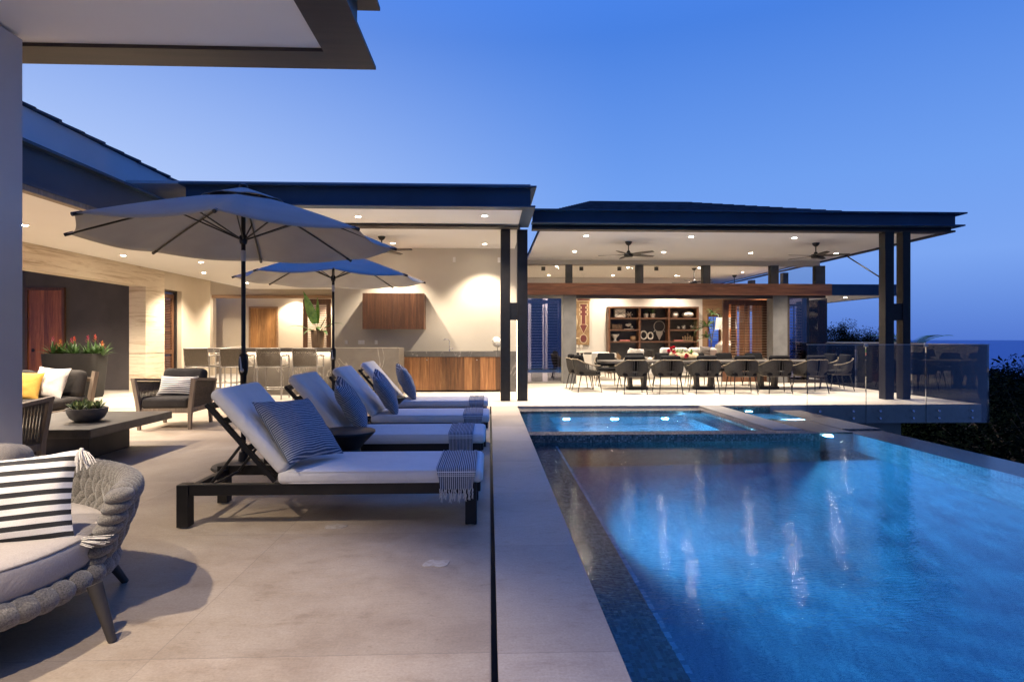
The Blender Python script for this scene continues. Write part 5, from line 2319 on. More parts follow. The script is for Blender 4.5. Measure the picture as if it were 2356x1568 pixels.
tx0, tx1 = aY(1376, 830, 15.0).x, aY(1893, 830, 15.0).x
t = thing('dining_table', 'very long grey stone topped dining table on three sled legs', 'table', ((tx0 + tx1) / 2, 15, 0))
poly = []
for i in range(60):
    th = 2 * math.pi * i / 60
    c_, s_ = math.cos(th), math.sin(th)
    poly.append(((tx0 + tx1) / 2 + math.copysign(abs(c_) ** .28, c_) * (tx1 - tx0) / 2, 15 + math.copysign(abs(s_) ** .55, s_) * .62))
m = MB()
m.prism(poly, .70, .75, 'z')
m.build('table_top', 'table_stone', t)
for px in (1468, 1622, 1770):
    x = aY(px, 880, 14.9).x
    m = MB()
    m.obox((x - .20, 15, .37), (.09, .2, .68), (0, R(-4), 0))
    m.obox((x + .20, 15, .37), (.09, .2, .68), (0, R(4), 0))
    m.box(x - .255, 14.88, 0, x + .255, 15.12, .075)
    m.build('leg', 'bronze_metal', t)

# rose centrepiece
p = aY(1572, 815, 15.0)
t = thing('flower_trough', 'pale carved wooden trough lying on the dining table', 'vase', (p.x, 15, .751))
m = MB()
m.lathe([(0, -.36), (.07, -.36), (.10, -.30), (.105, .0), (.10, .3), (.07, .38), (0, .38)], (p.x, 15, .86), 24, rot=(0, R(90), 0))
m.build('trough', 'floral_log', t, smooth=40)
for i, (dx, dz, s_) in enumerate(((-.42, .10, .07), (-.36, .16, .075), (-.30, .08, .07), (-.22, -.03, .06), (.02, -.05, .055), (.03, .0, .06), (-.28, .19, .06), (.07, -.02, .05))):
    r2 = random.Random(i)
    c = Vector((p.x + dx, 14.90 - .02 * (i % 3), .90 + dz))
    m = MB()
    for q in range(16):
        th = q * 2.4
        el_ = R(10 + 5 * q)
        d_ = Vector((math.cos(th) * math.cos(el_), -math.sin(el_) * .6 - .2, math.sin(th) * math.cos(el_)))
        m.blade(c, d_, s_, s_ * .9, .6, 3)
    tag(m.build('rose', 'petal_pink', None, smooth=60, origin=c), 'deep pink rose in the carved trough on the table', 'flower', 'pink roses on the dining table')
m = MB()
for q in range(26):
    r2 = random.Random(q + 70)
    c = Vector((p.x - .35 + .6 * r2.random(), 14.93 + .1 * r2.random(), .95))
    m.blade(c, (r2.uniform(-1, 1), r2.uniform(-.6, .4), r2.uniform(.1, .8)), .13, .05, .8, 4)
tag(m.build('rose_leaves', 'leaf_bright', None, smooth=60), 'green leaves among the roses on the dining table', 'leaves')

# ================================================================== LOUNGE INTERIOR
SYY = 22.05
s0, s1 = aY(1402, 750, SYY), aY(1606, 750, SYY)
sz1 = aY(1500, 705, SYY).z
t = thing('shelf_unit', 'large open timber shelf unit with black back panel full of ornaments', 'shelf', ((s0.x + s1.x) / 2, SYY + .2, 0))
vx_ = [s0.x, aY(1453, 750, SYY).x + (aY(1453, 750, SYY).x - s0.x) * 0, 0, s1.x]
vx_ = [s0.x, aY(1382.1 + 672 / 5.8725 * .7853, 750, SYY).x, aY(1382.1 + 1178 / 5.8725 * .7853, 750, SYY).x, s1.x]
shz = [aY(1500, 675.4 + q / 5.8725 * .7853, SYY).z for q in (424, 625, 827)] + [.35]
for x in vx_:
    MB().box(x - .035, SYY, 0, x + .035, SYY + .40, sz1 - .06).build('upright', 'wood_frame', t)
MB().box(s0.x - .035, SYY - .002, sz1 - .06, s1.x + .035, SYY + .40, sz1).build('top_board', 'wood_shelf', t)
for i, z in enumerate(shz):
    for j in range(3):
        if i == 1 and j == 1:
            continue
        MB().box(vx_[j] + .036, SYY + .004, z - .03, vx_[j + 1] - .036, SYY + .395, z + .03).build('shelf_board', 'wood_shelf', t)
MB().box(s0.x, SYY + .401, 0, s1.x, SYY + .43, sz1 - .06).build('back_panel', 'backing_black', t)


def SP(cx, cy, d=.16):      # a point on the shelf front from the enlarged crop of the photo
    return aY(1382.1 + cx / 5.8725 * .7853, 675.4 + cy / 5.8725 * .7853, SYY + d)


sA, sB, sC = shz[0] + .031, shz[1] + .031, shz[2] + .031


def deco(name, lab, cat, matn, m, smooth=50, group=None):
    o = m.build(name, matn, None, smooth=smooth)
    return tag(o, lab, cat, group)


x = SP(330, 0).x
m = MB().rbox((x, SYY + .2, sA + .17), (.42, .2, .34), .03, k=3)
bx_ = deco('white_box', 'white box with crossed dark lines on the top left shelf', 'box', 'ceramic', m)
m = MB()
for a in ((-.2, .02, .2, .30), (-.2, .30, .2, .02), (-.2, .17, .2, .17)):
    m.tube([(x + a[0], SYY + .097, sA + a[1]), (x + a[2], SYY + .097, sA + a[3])], .006, 4)
m.build('crossed_lines', 'black_metal', bx_)
x = SP(487, 0).x
m = MB()
for q in range(7):
    r2 = random.Random(q + 4)
    a = q / 7 * 2 * math.pi
    e_ = Vector((x + .13 * math.cos(a), SYY + .2 + .04 * r2.uniform(-1, 1), sA + .12 + .10 * math.sin(a)))
    m.tube([(x, SYY + .2, sA + .12), e_], [.03, .012], 6)
    m.ball(e_, .026, nu=8, nv=6)
deco('knobbly_ornament', 'spiky black and white knobbed ornament beside the white box', 'ornament', 'ceramic', m)
for i, cx in enumerate((783, 899)):
    x = SP(cx, 0).x
    m = MB()
    m.lathe([(0, sA), (.075, sA), (.095, sA + .09), (.098, sA + .16), (.085, sA + .16), (.08, sA + .13), (0, sA + .13)], (x, SYY + .2, 0), 24)
    po_ = thing('pot_plant', ('small white pot with a short dark plant on the top middle shelf', 'small white pot with a taller flowering plant on the top middle shelf')[i], 'potted plant', (x, SYY + .2, sA), 'white pots on the shelf')
    m.build('pot', 'ceramic', po_, smooth=40)
    m = MB()
    for q in range(16):
        r2 = random.Random(q + i * 40)
        m.blade((x, SYY + .2, sA + .13), (r2.uniform(-1, 1), r2.uniform(-.6, .6), 1.2), .12 + (.12 + .08 * r2.random()) * i + .04, .03, .8, 4)
    m.build('leaves', 'leaf_green', po_, smooth=60)
x = SP(1283, 0).x
m = MB().lathe([(0, sA), (.08, sA), (.12, sA + .06), (.14, sA + .13), (.11, sA + .2), (.075, sA + .225), (.06, sA + .22)], (x, SYY + .2, 0), 28)
deco('round_vase', 'round cream vase on the top right shelf', 'vase', 'ceramic', m)
x = SP(1502, 0).x
m = MB().lathe([(0, sA), (.1, sA), (.2, sA + .07), (.225, sA + .12), (.19, sA + .19), (.1, sA + .22), (.09, sA + .245), (.08, sA + .24)], (x, SYY + .2, 0), 32)
deco('squat_vase', 'wide squat cream vase at the right end of the top shelf', 'vase', 'ceramic', m)
bkx = SP(282, 0).x
for q in range(5):
    m = MB().rbox((bkx - .17 + q * .083, SYY + .2, sB + .10), (.07, .15, .19 + .008 * (q % 2)), .004, k=1)
    deco('book', 'brown bound book standing in the row of five on the second shelf', 'book', 'book_brown', m, None, 'five brown books on the second shelf')
x = SP(490, 0).x
m = MB().rbox((x, SYY + .2, sB + .015), (.36, .16, .03), .005, k=1)
o_ = deco('coral_ornament', 'pale branching stone ornament on a white plinth, second shelf', 'ornament', 'ceramic', m, None)
m = MB()
for q in range(9):
    r2 = random.Random(q + 11)
    m.ball((x + r2.uniform(-.11, .11), SYY + .2, sB + .09 + r2.uniform(0, .12)), (.055, .05, .05), nu=10, nv=8)
m.build('stone_body', 'sculpture_stone', o_, smooth=60)
x = SP(250, 0).x
m = MB().lathe([(0, sC), (.07, sC), (.05, sC + .04), (.045, sC + .1), (.13, sC + .2), (.17, sC + .26), (.15, sC + .26), (.10, sC + .2)], (x, SYY + .2, 0), 24)
deco('footed_urn', 'small rough footed urn at the left of the third shelf', 'urn', 'sculpture_stone', m)
x = SP(410, 0).x
m = MB().rbox((x, SYY + .18, sC + .022), (.38, .24, .044), .004, k=1)
deco('pink_book', 'flat pink book lying on the left of the third shelf', 'book', 'book_pink', m, None)
x = SP(562, 0).x
m = MB().lathe([(0, sC), (.08, sC), (.12, sC + .08), (.12, sC + .13), (.09, sC + .19), (.05, sC + .2), (0, sC + .19)], (x, SYY + .2, 0), 24)
deco('wooden_bowl', 'round brown ribbed pot on the third shelf', 'pot', 'wood_vase', m)
for i, (cx, cy, ra, rb, lb) in enumerate(((745, 712, .125, .155, 'larger pale ring ornament hanging in the middle bay'), (862, 724, .098, .13, 'smaller pale ring ornament beside the larger one'))):
    p = SP(cx, cy)
    m = MB()
    m.tube([(p.x + ra * math.cos(a / 24 * 2 * math.pi), SYY + .22, p.z + rb * math.sin(a / 24 * 2 * math.pi)) for a in range(24)], .028, 8, closed=True)
    deco('ring_ornament', lb, 'ornament', 'ceramic', m, 60, 'ring ornaments in the shelf')
    p2 = SP(cx, 800)
    MB()
p = SP(1028, 560)
t = thing('dream_catcher', 'white hoop with hanging yarn tassels in the middle bay of the shelf', 'wall hanging', (p.x, SYY + .3, p.z))
m = MB()
m.tube([(p.x + .21 * math.cos(a / 32 * 2 * math.pi), SYY + .32, p.z + .21 * math.sin(a / 32 * 2 * math.pi)) for a in range(32)], .013, 6, closed=True)
m.build('hoop', 'tassel_yarn', t, smooth=60)
m = MB()
for q in range(20):
    u = q / 19 * 2 - 1
    ll = .36 * (1 - .45 * abs(u + .0))
    m.tube([(p.x + u * .13, SYY + .31, p.z - .185), (p.x + u * .11, SYY + .305, p.z - .185 - ll * .6), (p.x + u * .07, SYY + .31, p.z - .185 - ll)], [.010, .012, .006], 5)
for s in (-1, 1):
    m.tube([(p.x + s * .16, SYY + .31, p.z - .14), (p.x + s * .22, SYY + .31, p.z - .22)], [.016, .01], 5)
m.build('yarn_tassels', 'tassel_yarn', t, smooth=60)
for i, (cx, s_) in enumerate(((1343, .075), (1432, .10), (1580, .10))):
    x = SP(cx, 0).x
    m = MB()
    for q in range(26):
        r2 = random.Random(q * 3 + i)
        d_ = Vector((r2.gauss(0, 1), r2.gauss(0, 1), r2.gauss(0, 1))).normalized()
        c = Vector((x, SYY + .2, sB + s_ * .92))
        m.tube([c, c + d_ * s_], [.012, .002], 4)
    deco('starburst_ornament', ('smallest white starburst ornament on the second right shelf', 'middle white starburst ornament on the second right shelf', 'white starburst ornament at the right end of the second shelf')[i], 'ornament', 'ceramic', m, None, 'starburst ornaments')
x = SP(1328, 0).x
m = MB().rbox((x, SYY + .18, sC + .02), (.36, .24, .04), .004, k=1)
deco('coral_book', 'flat coral book lying on the right of the third shelf', 'book', 'book_pink', m, None)
p = SP(1500, 0)
m = MB()
m.box(p.x - .19, SYY + .16, sC, p.x + .19, SYY + .24, sC + .05)
for q, (dx, hh) in enumerate(((-.17, .15), (-.09, .19), (0, .27), (.09, .19), (.17, .15))):
    m.tube([(p.x + dx, SYY + .2, sC + .04), (p.x + dx * 1.1, SYY + .2, sC + hh)], [.03, .02], 7)
    m.ball((p.x + dx * 1.1, SYY + .2, sC + hh), .03, nu=8, nv=6)
m.tube([(p.x - .19, SYY + .2, sC + .13), (p.x + .19, SYY + .2, sC + .13)], .018, 6)
deco('carved_crown', 'carved brown wooden crown ornament on the third right shelf', 'ornament', 'wood_vase', m, 60)
x = SP(290, 0).x
m = MB()
m.box(x - .11, SYY + .12, .381, x + .11, SYY + .28, .62)
m.prism([(x - .14, .62), (x + .14, .62), (x, .78)], SYY + .1, SYY + .3, 'y')
deco('wooden_house', 'little brown wooden house on the bottom left shelf', 'ornament', 'wood_vase', m, None)

# carved relief panel on the wall (generic pattern)
a0, a1 = aY(1322, 750, 22.42), aY(1356.5, 750, 22.42)
z1_, z0_ = 3.3, aY(1340, 793, 22.42).z
t = thing('wall_panel', 'tall painted relief panel in ochre and dark red beside the shelf unit', 'artwork', ((a0.x + a1.x) / 2, 22.44, z0_))
mat('panel_ochre', (.30, .19, .09), (.19, .115, .055), rough=.7, scale=5, bump=.3)
mat('panel_red', (.13, .025, .022), (.09, .016, .016), rough=.6, scale=9)
mat('panel_cream', (.48, .38, .24), rough=.7)
xw0, xw1 = a0.x - .65, a1.x
MB().box(xw0, 22.44, z0_, xw1, 22.497, z1_).build('board', 'panel_ochre', t)
xm = a0.x + (a1.x - a0.x) * .60
for mt_, off, th in (('panel_cream', .035, .006), ('panel_red', 0, .012)):
    m = MB()
    y1 = 22.44
    zz = z0_
    m.prism([(xm + (.12 + off) * math.cos(q / 20 * 2 * math.pi), zz + .24 + (.15 + off) * math.sin(q / 20 * 2 * math.pi)) for q in range(20)], y1 - th, y1)
    m.prism([(xm - .14 - off, zz + .75 + off * .3), (xm, zz + .45 - off), (xm + .14 + off, zz + .75 + off * .3), (xm + .07 + off, zz + .78 + off), (xm - .07 - off, zz + .78 + off)], y1 - th, y1)
    m.box(xm - .07 - off, y1 - th, zz + .8, xm + .07 + off, y1, zz + 1.55 + off)
    for q in range(3):
        m.box(xm - .13 - off, y1 - th * 1.1, zz + 1.15 + q * .17 - off * .5, xm + .13 + off, y1, zz + 1.23 + q * .17 + off * .5)
    m.box(xm - .24 - off, y1 - th * 1.05, zz + 1.72 - off, xm + .24 + off, y1, zz + 1.78 + off)
    m.box(xm - .24 - off, y1 - th * 1.05, zz + 1.88 - off, xm + .24 + off, y1, zz + 1.94 + off)
    m.tube([(xm - .5, y1 - .004, zz + .22), (xm - .2, y1 - .004, zz + .24)], .03 + off * .6, 6)
    m.tube([(xm - .33, y1 - .004, zz + .6), (xm - .28, y1 - .004, zz + .9), (xm - .36, y1 - .004, zz + 1.2), (xm - .45, y1 - .004, zz + 1.5)], .05 + off * .6, 6)
    m.build('relief_lines' if off else 'relief_shapes', mt_, t)

# white sofa
t = thing('white_sofa', 'long white sofa with puffy cushions in front of the shelf unit', 'sofa', (6.2, 20.2, 0))
wx0, wx1 = aY(1512, 800, 20.2).x, aY(1640, 800, 20.2).x
m = MB().rbox(((wx0 + wx1) / 2, 20.2, .30), (wx1 - wx0 + .3, .95, .34), .05, k=3)
m.build('base', 'cushion_white', t, smooth=60)
ww_ = (wx1 - wx0) / 2
for i in range(2):
    MB().rbox((wx0 + ww_ * (i + .5), 19.9, .72), (ww_ - .02, .28, .58), .1, 0, rot=(R(8), 0, 0), k=3).build('back_cushion', 'cushion_white', t, smooth=60)
for s in (-1, 1):
    MB().rbox(((wx0 + wx1) / 2 + s * ((wx1 - wx0) / 2 + .14), 20.2, .45), (.16, .95, .42), .05, k=3).build('arm', 'cushion_white', t, smooth=60)
t = thing('white_armchair', 'white upholstered armchair left of the white sofa', 'armchair', (4.6, 19.2, 0))
ax0, ax1 = aY(1441, 800, 19.2).x, aY(1500, 800, 19.2).x
MB().rbox(((ax0 + ax1) / 2, 19.2, .32), (ax1 - ax0, .8, .36), .05, k=3).build('base', 'cushion_white', t, smooth=60)
MB().rbox(((ax0 + ax1) / 2 - .1, 19.0, .74), (ax1 - ax0 - .2, .25, .46), .09, 0, rot=(R(6), 0, 0), k=3).build('back_cushion', 'cushion_white', t, smooth=60)
for lb, px, pyy, Yd, w_, mt_, rz in (('dark grey scatter pillow on the right arm of the white armchair', 1492, 812, 18.9, .36, 'cushion_grey', 12),
                                     ('grey and white scatter pillow at the right end of the white sofa', 1622, 806, 19.7, .38, 'cushion_mid', -8),
                                     ('white scatter pillow at the left end of the white sofa', 1460, 811, 18.85, .38, 'linen', 4)):
    p = aY(px, pyy, Yd)
    o = pillow_mb(w_, .28, .14, .02, seed=px).build('scatter_pillow', mt_, None, smooth=60)
    tag(o, lb, 'pillow', 'scatter pillows in the lounge')
    o.matrix_world = Matrix.Translation(p) @ Euler((R(-15), R(8), R(rz))).to_matrix().to_4x4()

# striped slipper chairs, console and candlesticks at the left
t = thing('console_table', 'black console table under the relief panel with a white tasselled runner', 'table', (2.7, 21.8, 0))
k0, k1 = aY(1326, 810, 21.7).x - .9, aY(1374, 810, 21.7).x
m = MB()
m.box(k0, 21.5, .74, k1, 22.0, .80)
m.build('table_top', 'black_metal', t)
m = MB()
m.box(k0, 21.55, 0, k1 - .55, 21.95, .739)
m.build('base', 'black_metal', t)
rn = MB()
rn.box(k0 + .3, 21.485, .801, k1 - .5, 22.015, .812)
ro_ = tag(rn.build('table_runner', 'linen', None), 'white runner with tassels on the black console table', 'table runner')
m = MB()
for q in range(5):
    xx = k1 - .55 - q * .14
    m.tube([(xx, 21.48, .80), (xx, 21.475, .74), (xx, 21.475, .68)], [.006, .02, .035], 6)
m.build('tassels', 'tassel_yarn', ro_, smooth=60)
for i in range(3):
    xx = k1 - .95 + i * .17
    m = MB().lathe([(0, .813), (.04, .813), (.012, .83), (.012, .93), (.05, .97), (.055, 1.04), (.045, 1.08)], (xx, 21.7, 0), 18)
    deco('glass_goblet', 'pale goblet standing on the white table runner', 'glass', 'ceramic', m, 40, 'goblets on the console')
for i, (px, Yd, lb) in enumerate(((1391, 18.7, 'striped lounge chair with its back to the dining table, nearer one'), (1378, 19.7, 'white lounge chair beside the console table'))):
    p = aY(px, 830, Yd)
    t = thing('lounge_chair', lb, 'armchair', (p.x, Yd, 0), 'pale lounge chairs at the left of the lounge')
    mt_ = 'stripe_chair' if i == 0 else 'cushion_white'
    MB().rbox((p.x, Yd, .34), (.62, .66, .16), .05, .01, k=3).build('seat', mt_, t, smooth=60)
    MB().rbox((p.x, Yd - .30 + .0, .62), (.62, .13, .50), .055, 0, rot=(R(10), 0, 0), k=3).build('backrest', mt_, t, smooth=60)
    for sx_ in (-1, 1):
        for sy_ in (-1, 1):
            MB().tube([(p.x + sx_ * .26, Yd + sy_ * .28, .28), (p.x + sx_ * .28, Yd + sy_ * .3, 0)], [.018, .012], 8).build('leg', 'wood_frame', t)

# table lamps and indoor palm by the louvred doors
for i, (px, Yd, lb) in enumerate(((1661, 20.4, 'large white table lamp with a pale shade left of the louvred door post'), (1676 + 2, 19.0, 'white table lamp seen through the louvred door slats'))):
    x = aY(px, 780, Yd).x
    zb_ = .72
    t = thing('table_lamp', lb, 'table lamp', (x, Yd, zb_), 'white urn table lamps')
    zt_ = aY(px, 729, Yd).z
    zs = aY(px, 757 if i == 0 else 755, Yd).z
    m = MB().lathe([(0, zb_), (.09, zb_), (.2, zb_ + .12), (.25, zb_ + .26), (.22, zb_ + .38), (.1, zb_ + .46), (.05, zb_ + .52), (.02, zb_ + .55), (.012, zs + .02)], (x, Yd, 0), 32)
    m.build('urn_base', 'ceramic', t, smooth=40)
    m = MB().lathe([(.24, zs), (.19, zt_ - .02), (.185, zt_ - .02), (.235, zs)], (x, Yd, 0), 32)
    m.build('lamp_shade', 'lamp_shade_cloth', t, smooth=40)
    ld = bpy.data.lights.new('lamp', 'POINT')
    ld.energy = 35
    ld.color = WARM
    ld.shadow_soft_size = .08
    lo = bpy.data.objects.new('lamp', ld)
    C.objects.link(lo)
    lo.parent = t
    lo.location = (0, 0, (zt_ + zs) / 2 - zb_)
    tt = thing('lamp_table', ('side table under the left urn lamp', 'side table under the urn lamp behind the louvres')[i], 'side table', (x, Yd, 0), 'lamp tables')
    MB().lathe([(0, .66), (.34, .66), (.34, .719), (0, .719)], (x, Yd, 0), 32).build('table_top', 'wood_frame', tt, smooth=30)
    MB().lathe([(.05, .0), (.2, .0), (.2, .02), (.04, .04), (.04, .66)], (x, Yd, 0), 20).build('pedestal', 'wood_frame', tt, smooth=30)
p = aY(1622, 800, 20.6)
t = thing('indoor_plant', 'slender indoor tree with drooping green fronds by the louvred window', 'plant', (p.x, 20.6, 0))
m = MB().lathe([(0, 0), (.16, 0), (.2, .3), (.19, .36), (.16, .36), (.15, .3), (0, .3)], (p.x + .25, 20.6, 0), 24)
m.build('pot', 'ceramic', t, smooth=40)
m = MB()
m.tube([(p.x + .25, 20.6, .3), (p.x + .22, 20.6, 1.2), (p.x + .1, 20.6, 1.9)], [.025, .02, .014], 7)
m.tube([(p.x + .22, 20.6, 1.1), (p.x + .32, 20.6, 1.7), (p.x + .28, 20.6, 2.4)], [.018, .014, .01], 7)
m.build('trunk', 'bark', t, smooth=50)
m = MB()
for (bx, bz, n_, L_) in ((.08, 1.75, 46, .62), (.28, 2.2, 22, .4), (.05, 1.35, 18, .5), (.45, .62, 18, .4)):
    for q in range(n_):
        r2 = random.Random(q + int(bz * 100))
        th = r2.random() * 6.28
        m.blade((p.x + bx, 20.6, bz), (math.cos(th), math.sin(th) * .6, r2.uniform(-.1, 1.1)), L_ * r2.uniform(.6, 1.1), .055, 1.8, 5)
m.build('fronds', 'leaf_green', t, smooth=60)


# ================================================================== COLUMN LIGHT SLOT
t = thing('column_light', 'thin vertical light slot on the inner face of the twin steel columns', 'light strip', (.576, 12.33, 0))
m = MB()
m.box(.572, 12.30, .02, .581, 12.315, 1.70)
m.build('strip', 'led_warm', t)
area(t, (.565, 12.31, .9), (0, R(90), 0), 1.5, .03, 10, WARM)

# ================================================================== GLASS BALUSTRADE
t = thing('glass_balustrade', 'frameless glass balustrade bolted to the edge of the pavilion deck', 'balustrade', (8.2, DF - .08, 0))
GZ = 1.19
gxs = [aY(q, 850, DF - .08).x for q in (1856, 1992, 2130)] + [DR + .08]
for i in range(3):
    m = MB()
    m.box(gxs[i] + .006, DF - .09, -.36, gxs[i + 1] - .006, DF - .075, GZ)
    po = m.build('glass_panel', 'glass_clear', t)
    e = MB()
    e.box(gxs[i] + .004, DF - .091, -.36, gxs[i] + .0075, DF - .074, GZ)
    e.build('edge', 'glass_edge', po)
gys = [DF - .08, 13.4, 15.5, 16.85]
for i in range(3):
    m = MB()
    m.box(DR + .075, gys[i] + .006, -.36, DR + .09, gys[i + 1] - .006, GZ)
    po = m.build('glass_panel', 'glass_clear', t)
    e = MB()
    e.box(DR + .074, gys[i] + .004, -.36, DR + .091, gys[i] + .0075, GZ)
    e.build('edge', 'glass_edge', po)
gys = [16.95, 19.2, 21.5, 24]
for i in range(3):
    m = MB()
    m.box(12.975, gys[i] + .006, -.36, 12.99, gys[i + 1] - .006, GZ)
    m.build('glass_panel', 'glass_clear', t)
m = MB()
m.box(DR + .1, 16.84, -.36, 12.97, 16.855, GZ)
m.build('glass_panel', 'glass_clear', t)
m = MB()
m.box(gxs[0], DF - .095, GZ, DR + .095, DF - .07, GZ + .012)
m.box(DR + .07, DF - .07, GZ, DR + .095, 16.86, GZ + .012)
m.box(DR + .095, 16.835, GZ, 12.99, 16.86, GZ + .012)
m.box(12.97, 16.86, GZ, 12.995, 24, GZ + .012)
m.build('cap_rail', 'steel', t)
for q in (1992, 2130):
    x = aY(q, 850, DF - .08).x
    m = MB()
    m.rbox((x, DF - .082, GZ - .01), (.07, .04, .06), .008, k=2)
    m.build('panel_clip', 'steel', t)
for q in (1885, 1962, 2024, 2100, 2159, 2235):
    x = aY(q, 850, DF - .08).x
    for z_ in (-.12, -.26):
        m = MB()
        m.lathe([(0, -.034), (.022, -.034), (.026, -.028), (.026, -.012), (.016, -.012), (.016, .075)], (x, DF - .082, z_), 18, rot=(R(-90), 0, 0))
        m.build('standoff_bolt', 'chrome', t, smooth=35)

# terrace lounge chairs beyond the corner window
for i, (px, Yd, lb) in enumerate(((1940, 18.6, 'grey terrace armchair behind the glass balustrade, right of the corner window'), (1888, 20.0, 'terrace armchair half hidden behind the corner glass'))):
    p = aY(px, 830, Yd)
    t = thing('terrace_chair', lb, 'armchair', (0, 0, 0), 'terrace armchairs')
    MB().rbox((0, 0, .40), (.66, .66, .16), .05, .01, k=3).build('seat_cushion', 'linen', t, smooth=60)
    MB().rbox((0, .28, .72), (.64, .16, .50), .06, 0, rot=(R(-12), 0, 0), k=3).build('back_cushion', 'linen', t, smooth=60)
    for s in (-1, 1):
        m = MB()
        m.tube([(s * .37, -.36, 0), (s * .38, -.34, .62), (s * .38, .34, .68), (s * .37, .40, 0)], .016, 8)
        m.build('side_frame', 'black_metal', t, smooth=60)
        m = MB()
        for q in range(16):
            y_ = -.32 + q * .042
            m.tube([(s * .375, y_, .28), (s * .38, y_, .63)], .009, 5)
        m.build('rope_side', 'rope_dark', t, smooth=60)
    MB().rbox((0, 0, .30), (.74, .70, .04), .01, k=1).build('seat_frame', 'black_metal', t)
    t.location = (p.x, Yd, 0)
    t.rotation_euler = (0, 0, R(200 if i == 0 else 150))


# ================================================================== TREES BELOW AND BEYOND
def tree_parts(seed, rad, nleaf, lm, crown_h=1.0, leaf=.10, trunk=3.2):
    r = random.Random(seed)
    t = thing('tree', '', 'tree', (0, 0, 0))
    tr = MB()
    clumps = []
    tr.tube([(0, 0, -trunk), (.1, .05, -trunk * .4), (0, .1, 0)], [.16, .13, .09], 8)
    for q in range(9):
        a = q * 2.4 + r.random()
        e_ = Vector((math.cos(a) * rad * r.uniform(.4, .85), math.sin(a) * rad * r.uniform(.4, .85), rad * crown_h * r.uniform(.0, .85)))
        mid_ = e_ * .5 + Vector((r.uniform(-.2, .2), r.uniform(-.2, .2), -.15))
        s0 = Vector((0, 0, -trunk * r.uniform(.1, .45)))
        tr.tube([s0, mid_, e_], [.07, .045, .015], 6)
        for w in range(3):
            e2 = e_ + Vector((r.gauss(0, 1), r.gauss(0, 1), r.gauss(0, .7))) * rad * .28
            tr.tube([e_ * .7, e2], [.02, .008], 4)
            clumps.append((e2, rad * r.uniform(.16, .30)))
        clumps.append((e_, rad * r.uniform(.22, .34)))
    tr.build('trunk', 'bark', t, smooth=50)
    vs, fs = [], []
    n = 0
    per = nleaf // len(clumps)
    for c, cr in clumps:
        for k in range(per):
            d = Vector((r.gauss(0, 1), r.gauss(0, 1), r.gauss(0, .75)))
            d = d.normalized() * (cr * r.random() ** .4)
            p = c + d
            ax = Vector((r.uniform(-1, 1), r.uniform(-1, 1), r.uniform(-.6, .8))).normalized()
            b = ax.cross(Vector((r.uniform(-1, 1), r.uniform(-1, 1), 1))).normalized()
            s = leaf * r.uniform(.6, 1.3)
            vs += [p - b * s * .28, p + ax * s, p + b * s * .28, p - ax * s * .35]
            fs.append((n, n + 1, n + 2, n + 3))
            n += 4
    m = MB()
    m.v = vs
    m.f = fs
    m.build('crown', lm, t, flip=False)
    return t


ta_ = tree_parts(1, 2.4, 8200, 'leaf_dark', .8)
tb_ = tree_parts(2, 2.0, 7600, 'leaf_mid', .9, .09)
tc_ = tree_parts(5, 3.0, 9000, 'leaf_dark', .6, .11)
spots = []
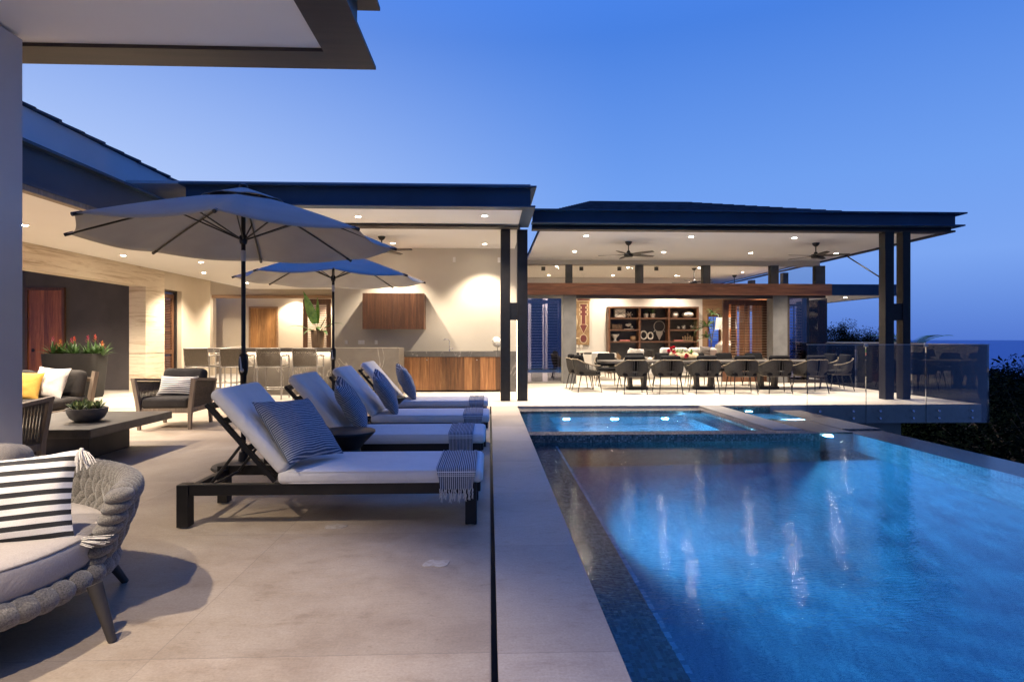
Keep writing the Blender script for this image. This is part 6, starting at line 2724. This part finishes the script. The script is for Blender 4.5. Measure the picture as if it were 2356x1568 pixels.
# far trees on the horizon behind the terrace
for px, py, Y, s, k in ((1893, 753, 44, .9, 0), (1932, 760, 46, 1.0, 2), (1962, 768, 45, .9, 1), (1992, 775, 47, .8, 0), (2016, 777, 50, .8, 1), (2040, 784, 52, .8, 2)):
    p = aY(px, py, Y)
    spots.append((p.x, Y, p.z - 1.9 * s, s, k, 'dark tree on the skyline beyond the terrace glass'))
r = random.Random(12)
for i in range(22):
    px = 1790 + i * 31
    Y = r.uniform(27, 34)
    p = aY(px, r.uniform(866, 884), Y)
    spots.append((p.x, Y, p.z - 1.7, r.uniform(.85, 1.15), i % 3, 'dark tree in the belt along the sea below the glass'))
for i in range(20):
    px = 2080 + (i % 10) * 44 + r.uniform(-10, 10)
    Y = r.uniform(13.5, 24) if i < 10 else r.uniform(19, 26)
    p = aY(px, r.uniform(905, 960) if Y < 19 else r.uniform(890, 915), Y)
    spots.append((p.x, Y, p.z - 1.7, r.uniform(.75, 1.0), (i + 1) % 3, 'dark tree on the slope right of the pool below the deck'))
used = [False, False, False]
gid = {}
for (x, y, z, s, k, lb) in spots:
    src = (ta_, tb_, tc_)[k]
    o = src if not used[k] else clone(src)
    used[k] = True
    o.location = (x, y, z)
    o.rotation_euler = (0, 0, r.random() * 6.28)
    o.scale = (s, s, s)
    o['label'] = lb
    o['group'] = lb.replace('tree', 'trees')

# palm behind the balustrade
p = aY(2092, 800, 22)
t = thing('palm_tree', 'small palm whose frond rises above the glass balustrade right of the columns', 'palm tree', (p.x, 22, p.z - 1.2))
m = MB()
m.tube([(p.x, 22, -5), (p.x + .1, 22, -2), (p.x, 22, .55)], [.16, .13, .10], 10)
m.build('trunk', 'bark', t, smooth=50)
m = MB()
for q in range(15):
    a = q * 2.4
    el_ = (R(42), R(15), R(60))[q % 3]
    if q == 0:
        a, el_ = .05, R(48)
    L_ = 1.55
    pp = Vector((p.x, 22, .6))
    d_ = Vector((math.cos(a) * math.cos(el_), math.sin(a) * math.cos(el_), math.sin(el_)))
    pts = [pp]
    for s in range(10):
        pp = pp + d_ * L_ / 10
        d_ = (d_ + Vector((0, 0, -.13))).normalized()
        pts.append(pp)
    m.tube(pts, [.02 - .0016 * s for s in range(11)], 5)
    sd = d_.cross(Vector((0, 0, 1))).normalized()
    for s in range(2, 11):
        for sg in (-1, 1):
            for hlf in (0, .5):
                if s + hlf > 10:
                    continue
                b0 = pts[s] if not hlf else (pts[s] + pts[s + 1]) / 2
                dd = (pts[s] - pts[s - 1]).normalized()
                m.blade(b0, (dd * .8 + sd * sg * .8 + Vector((0, 0, -.1))), .42 * (1 - .04 * s), .035, .8, 3, side=dd)
m.build('fronds', 'leaf_bright', t, smooth=60)
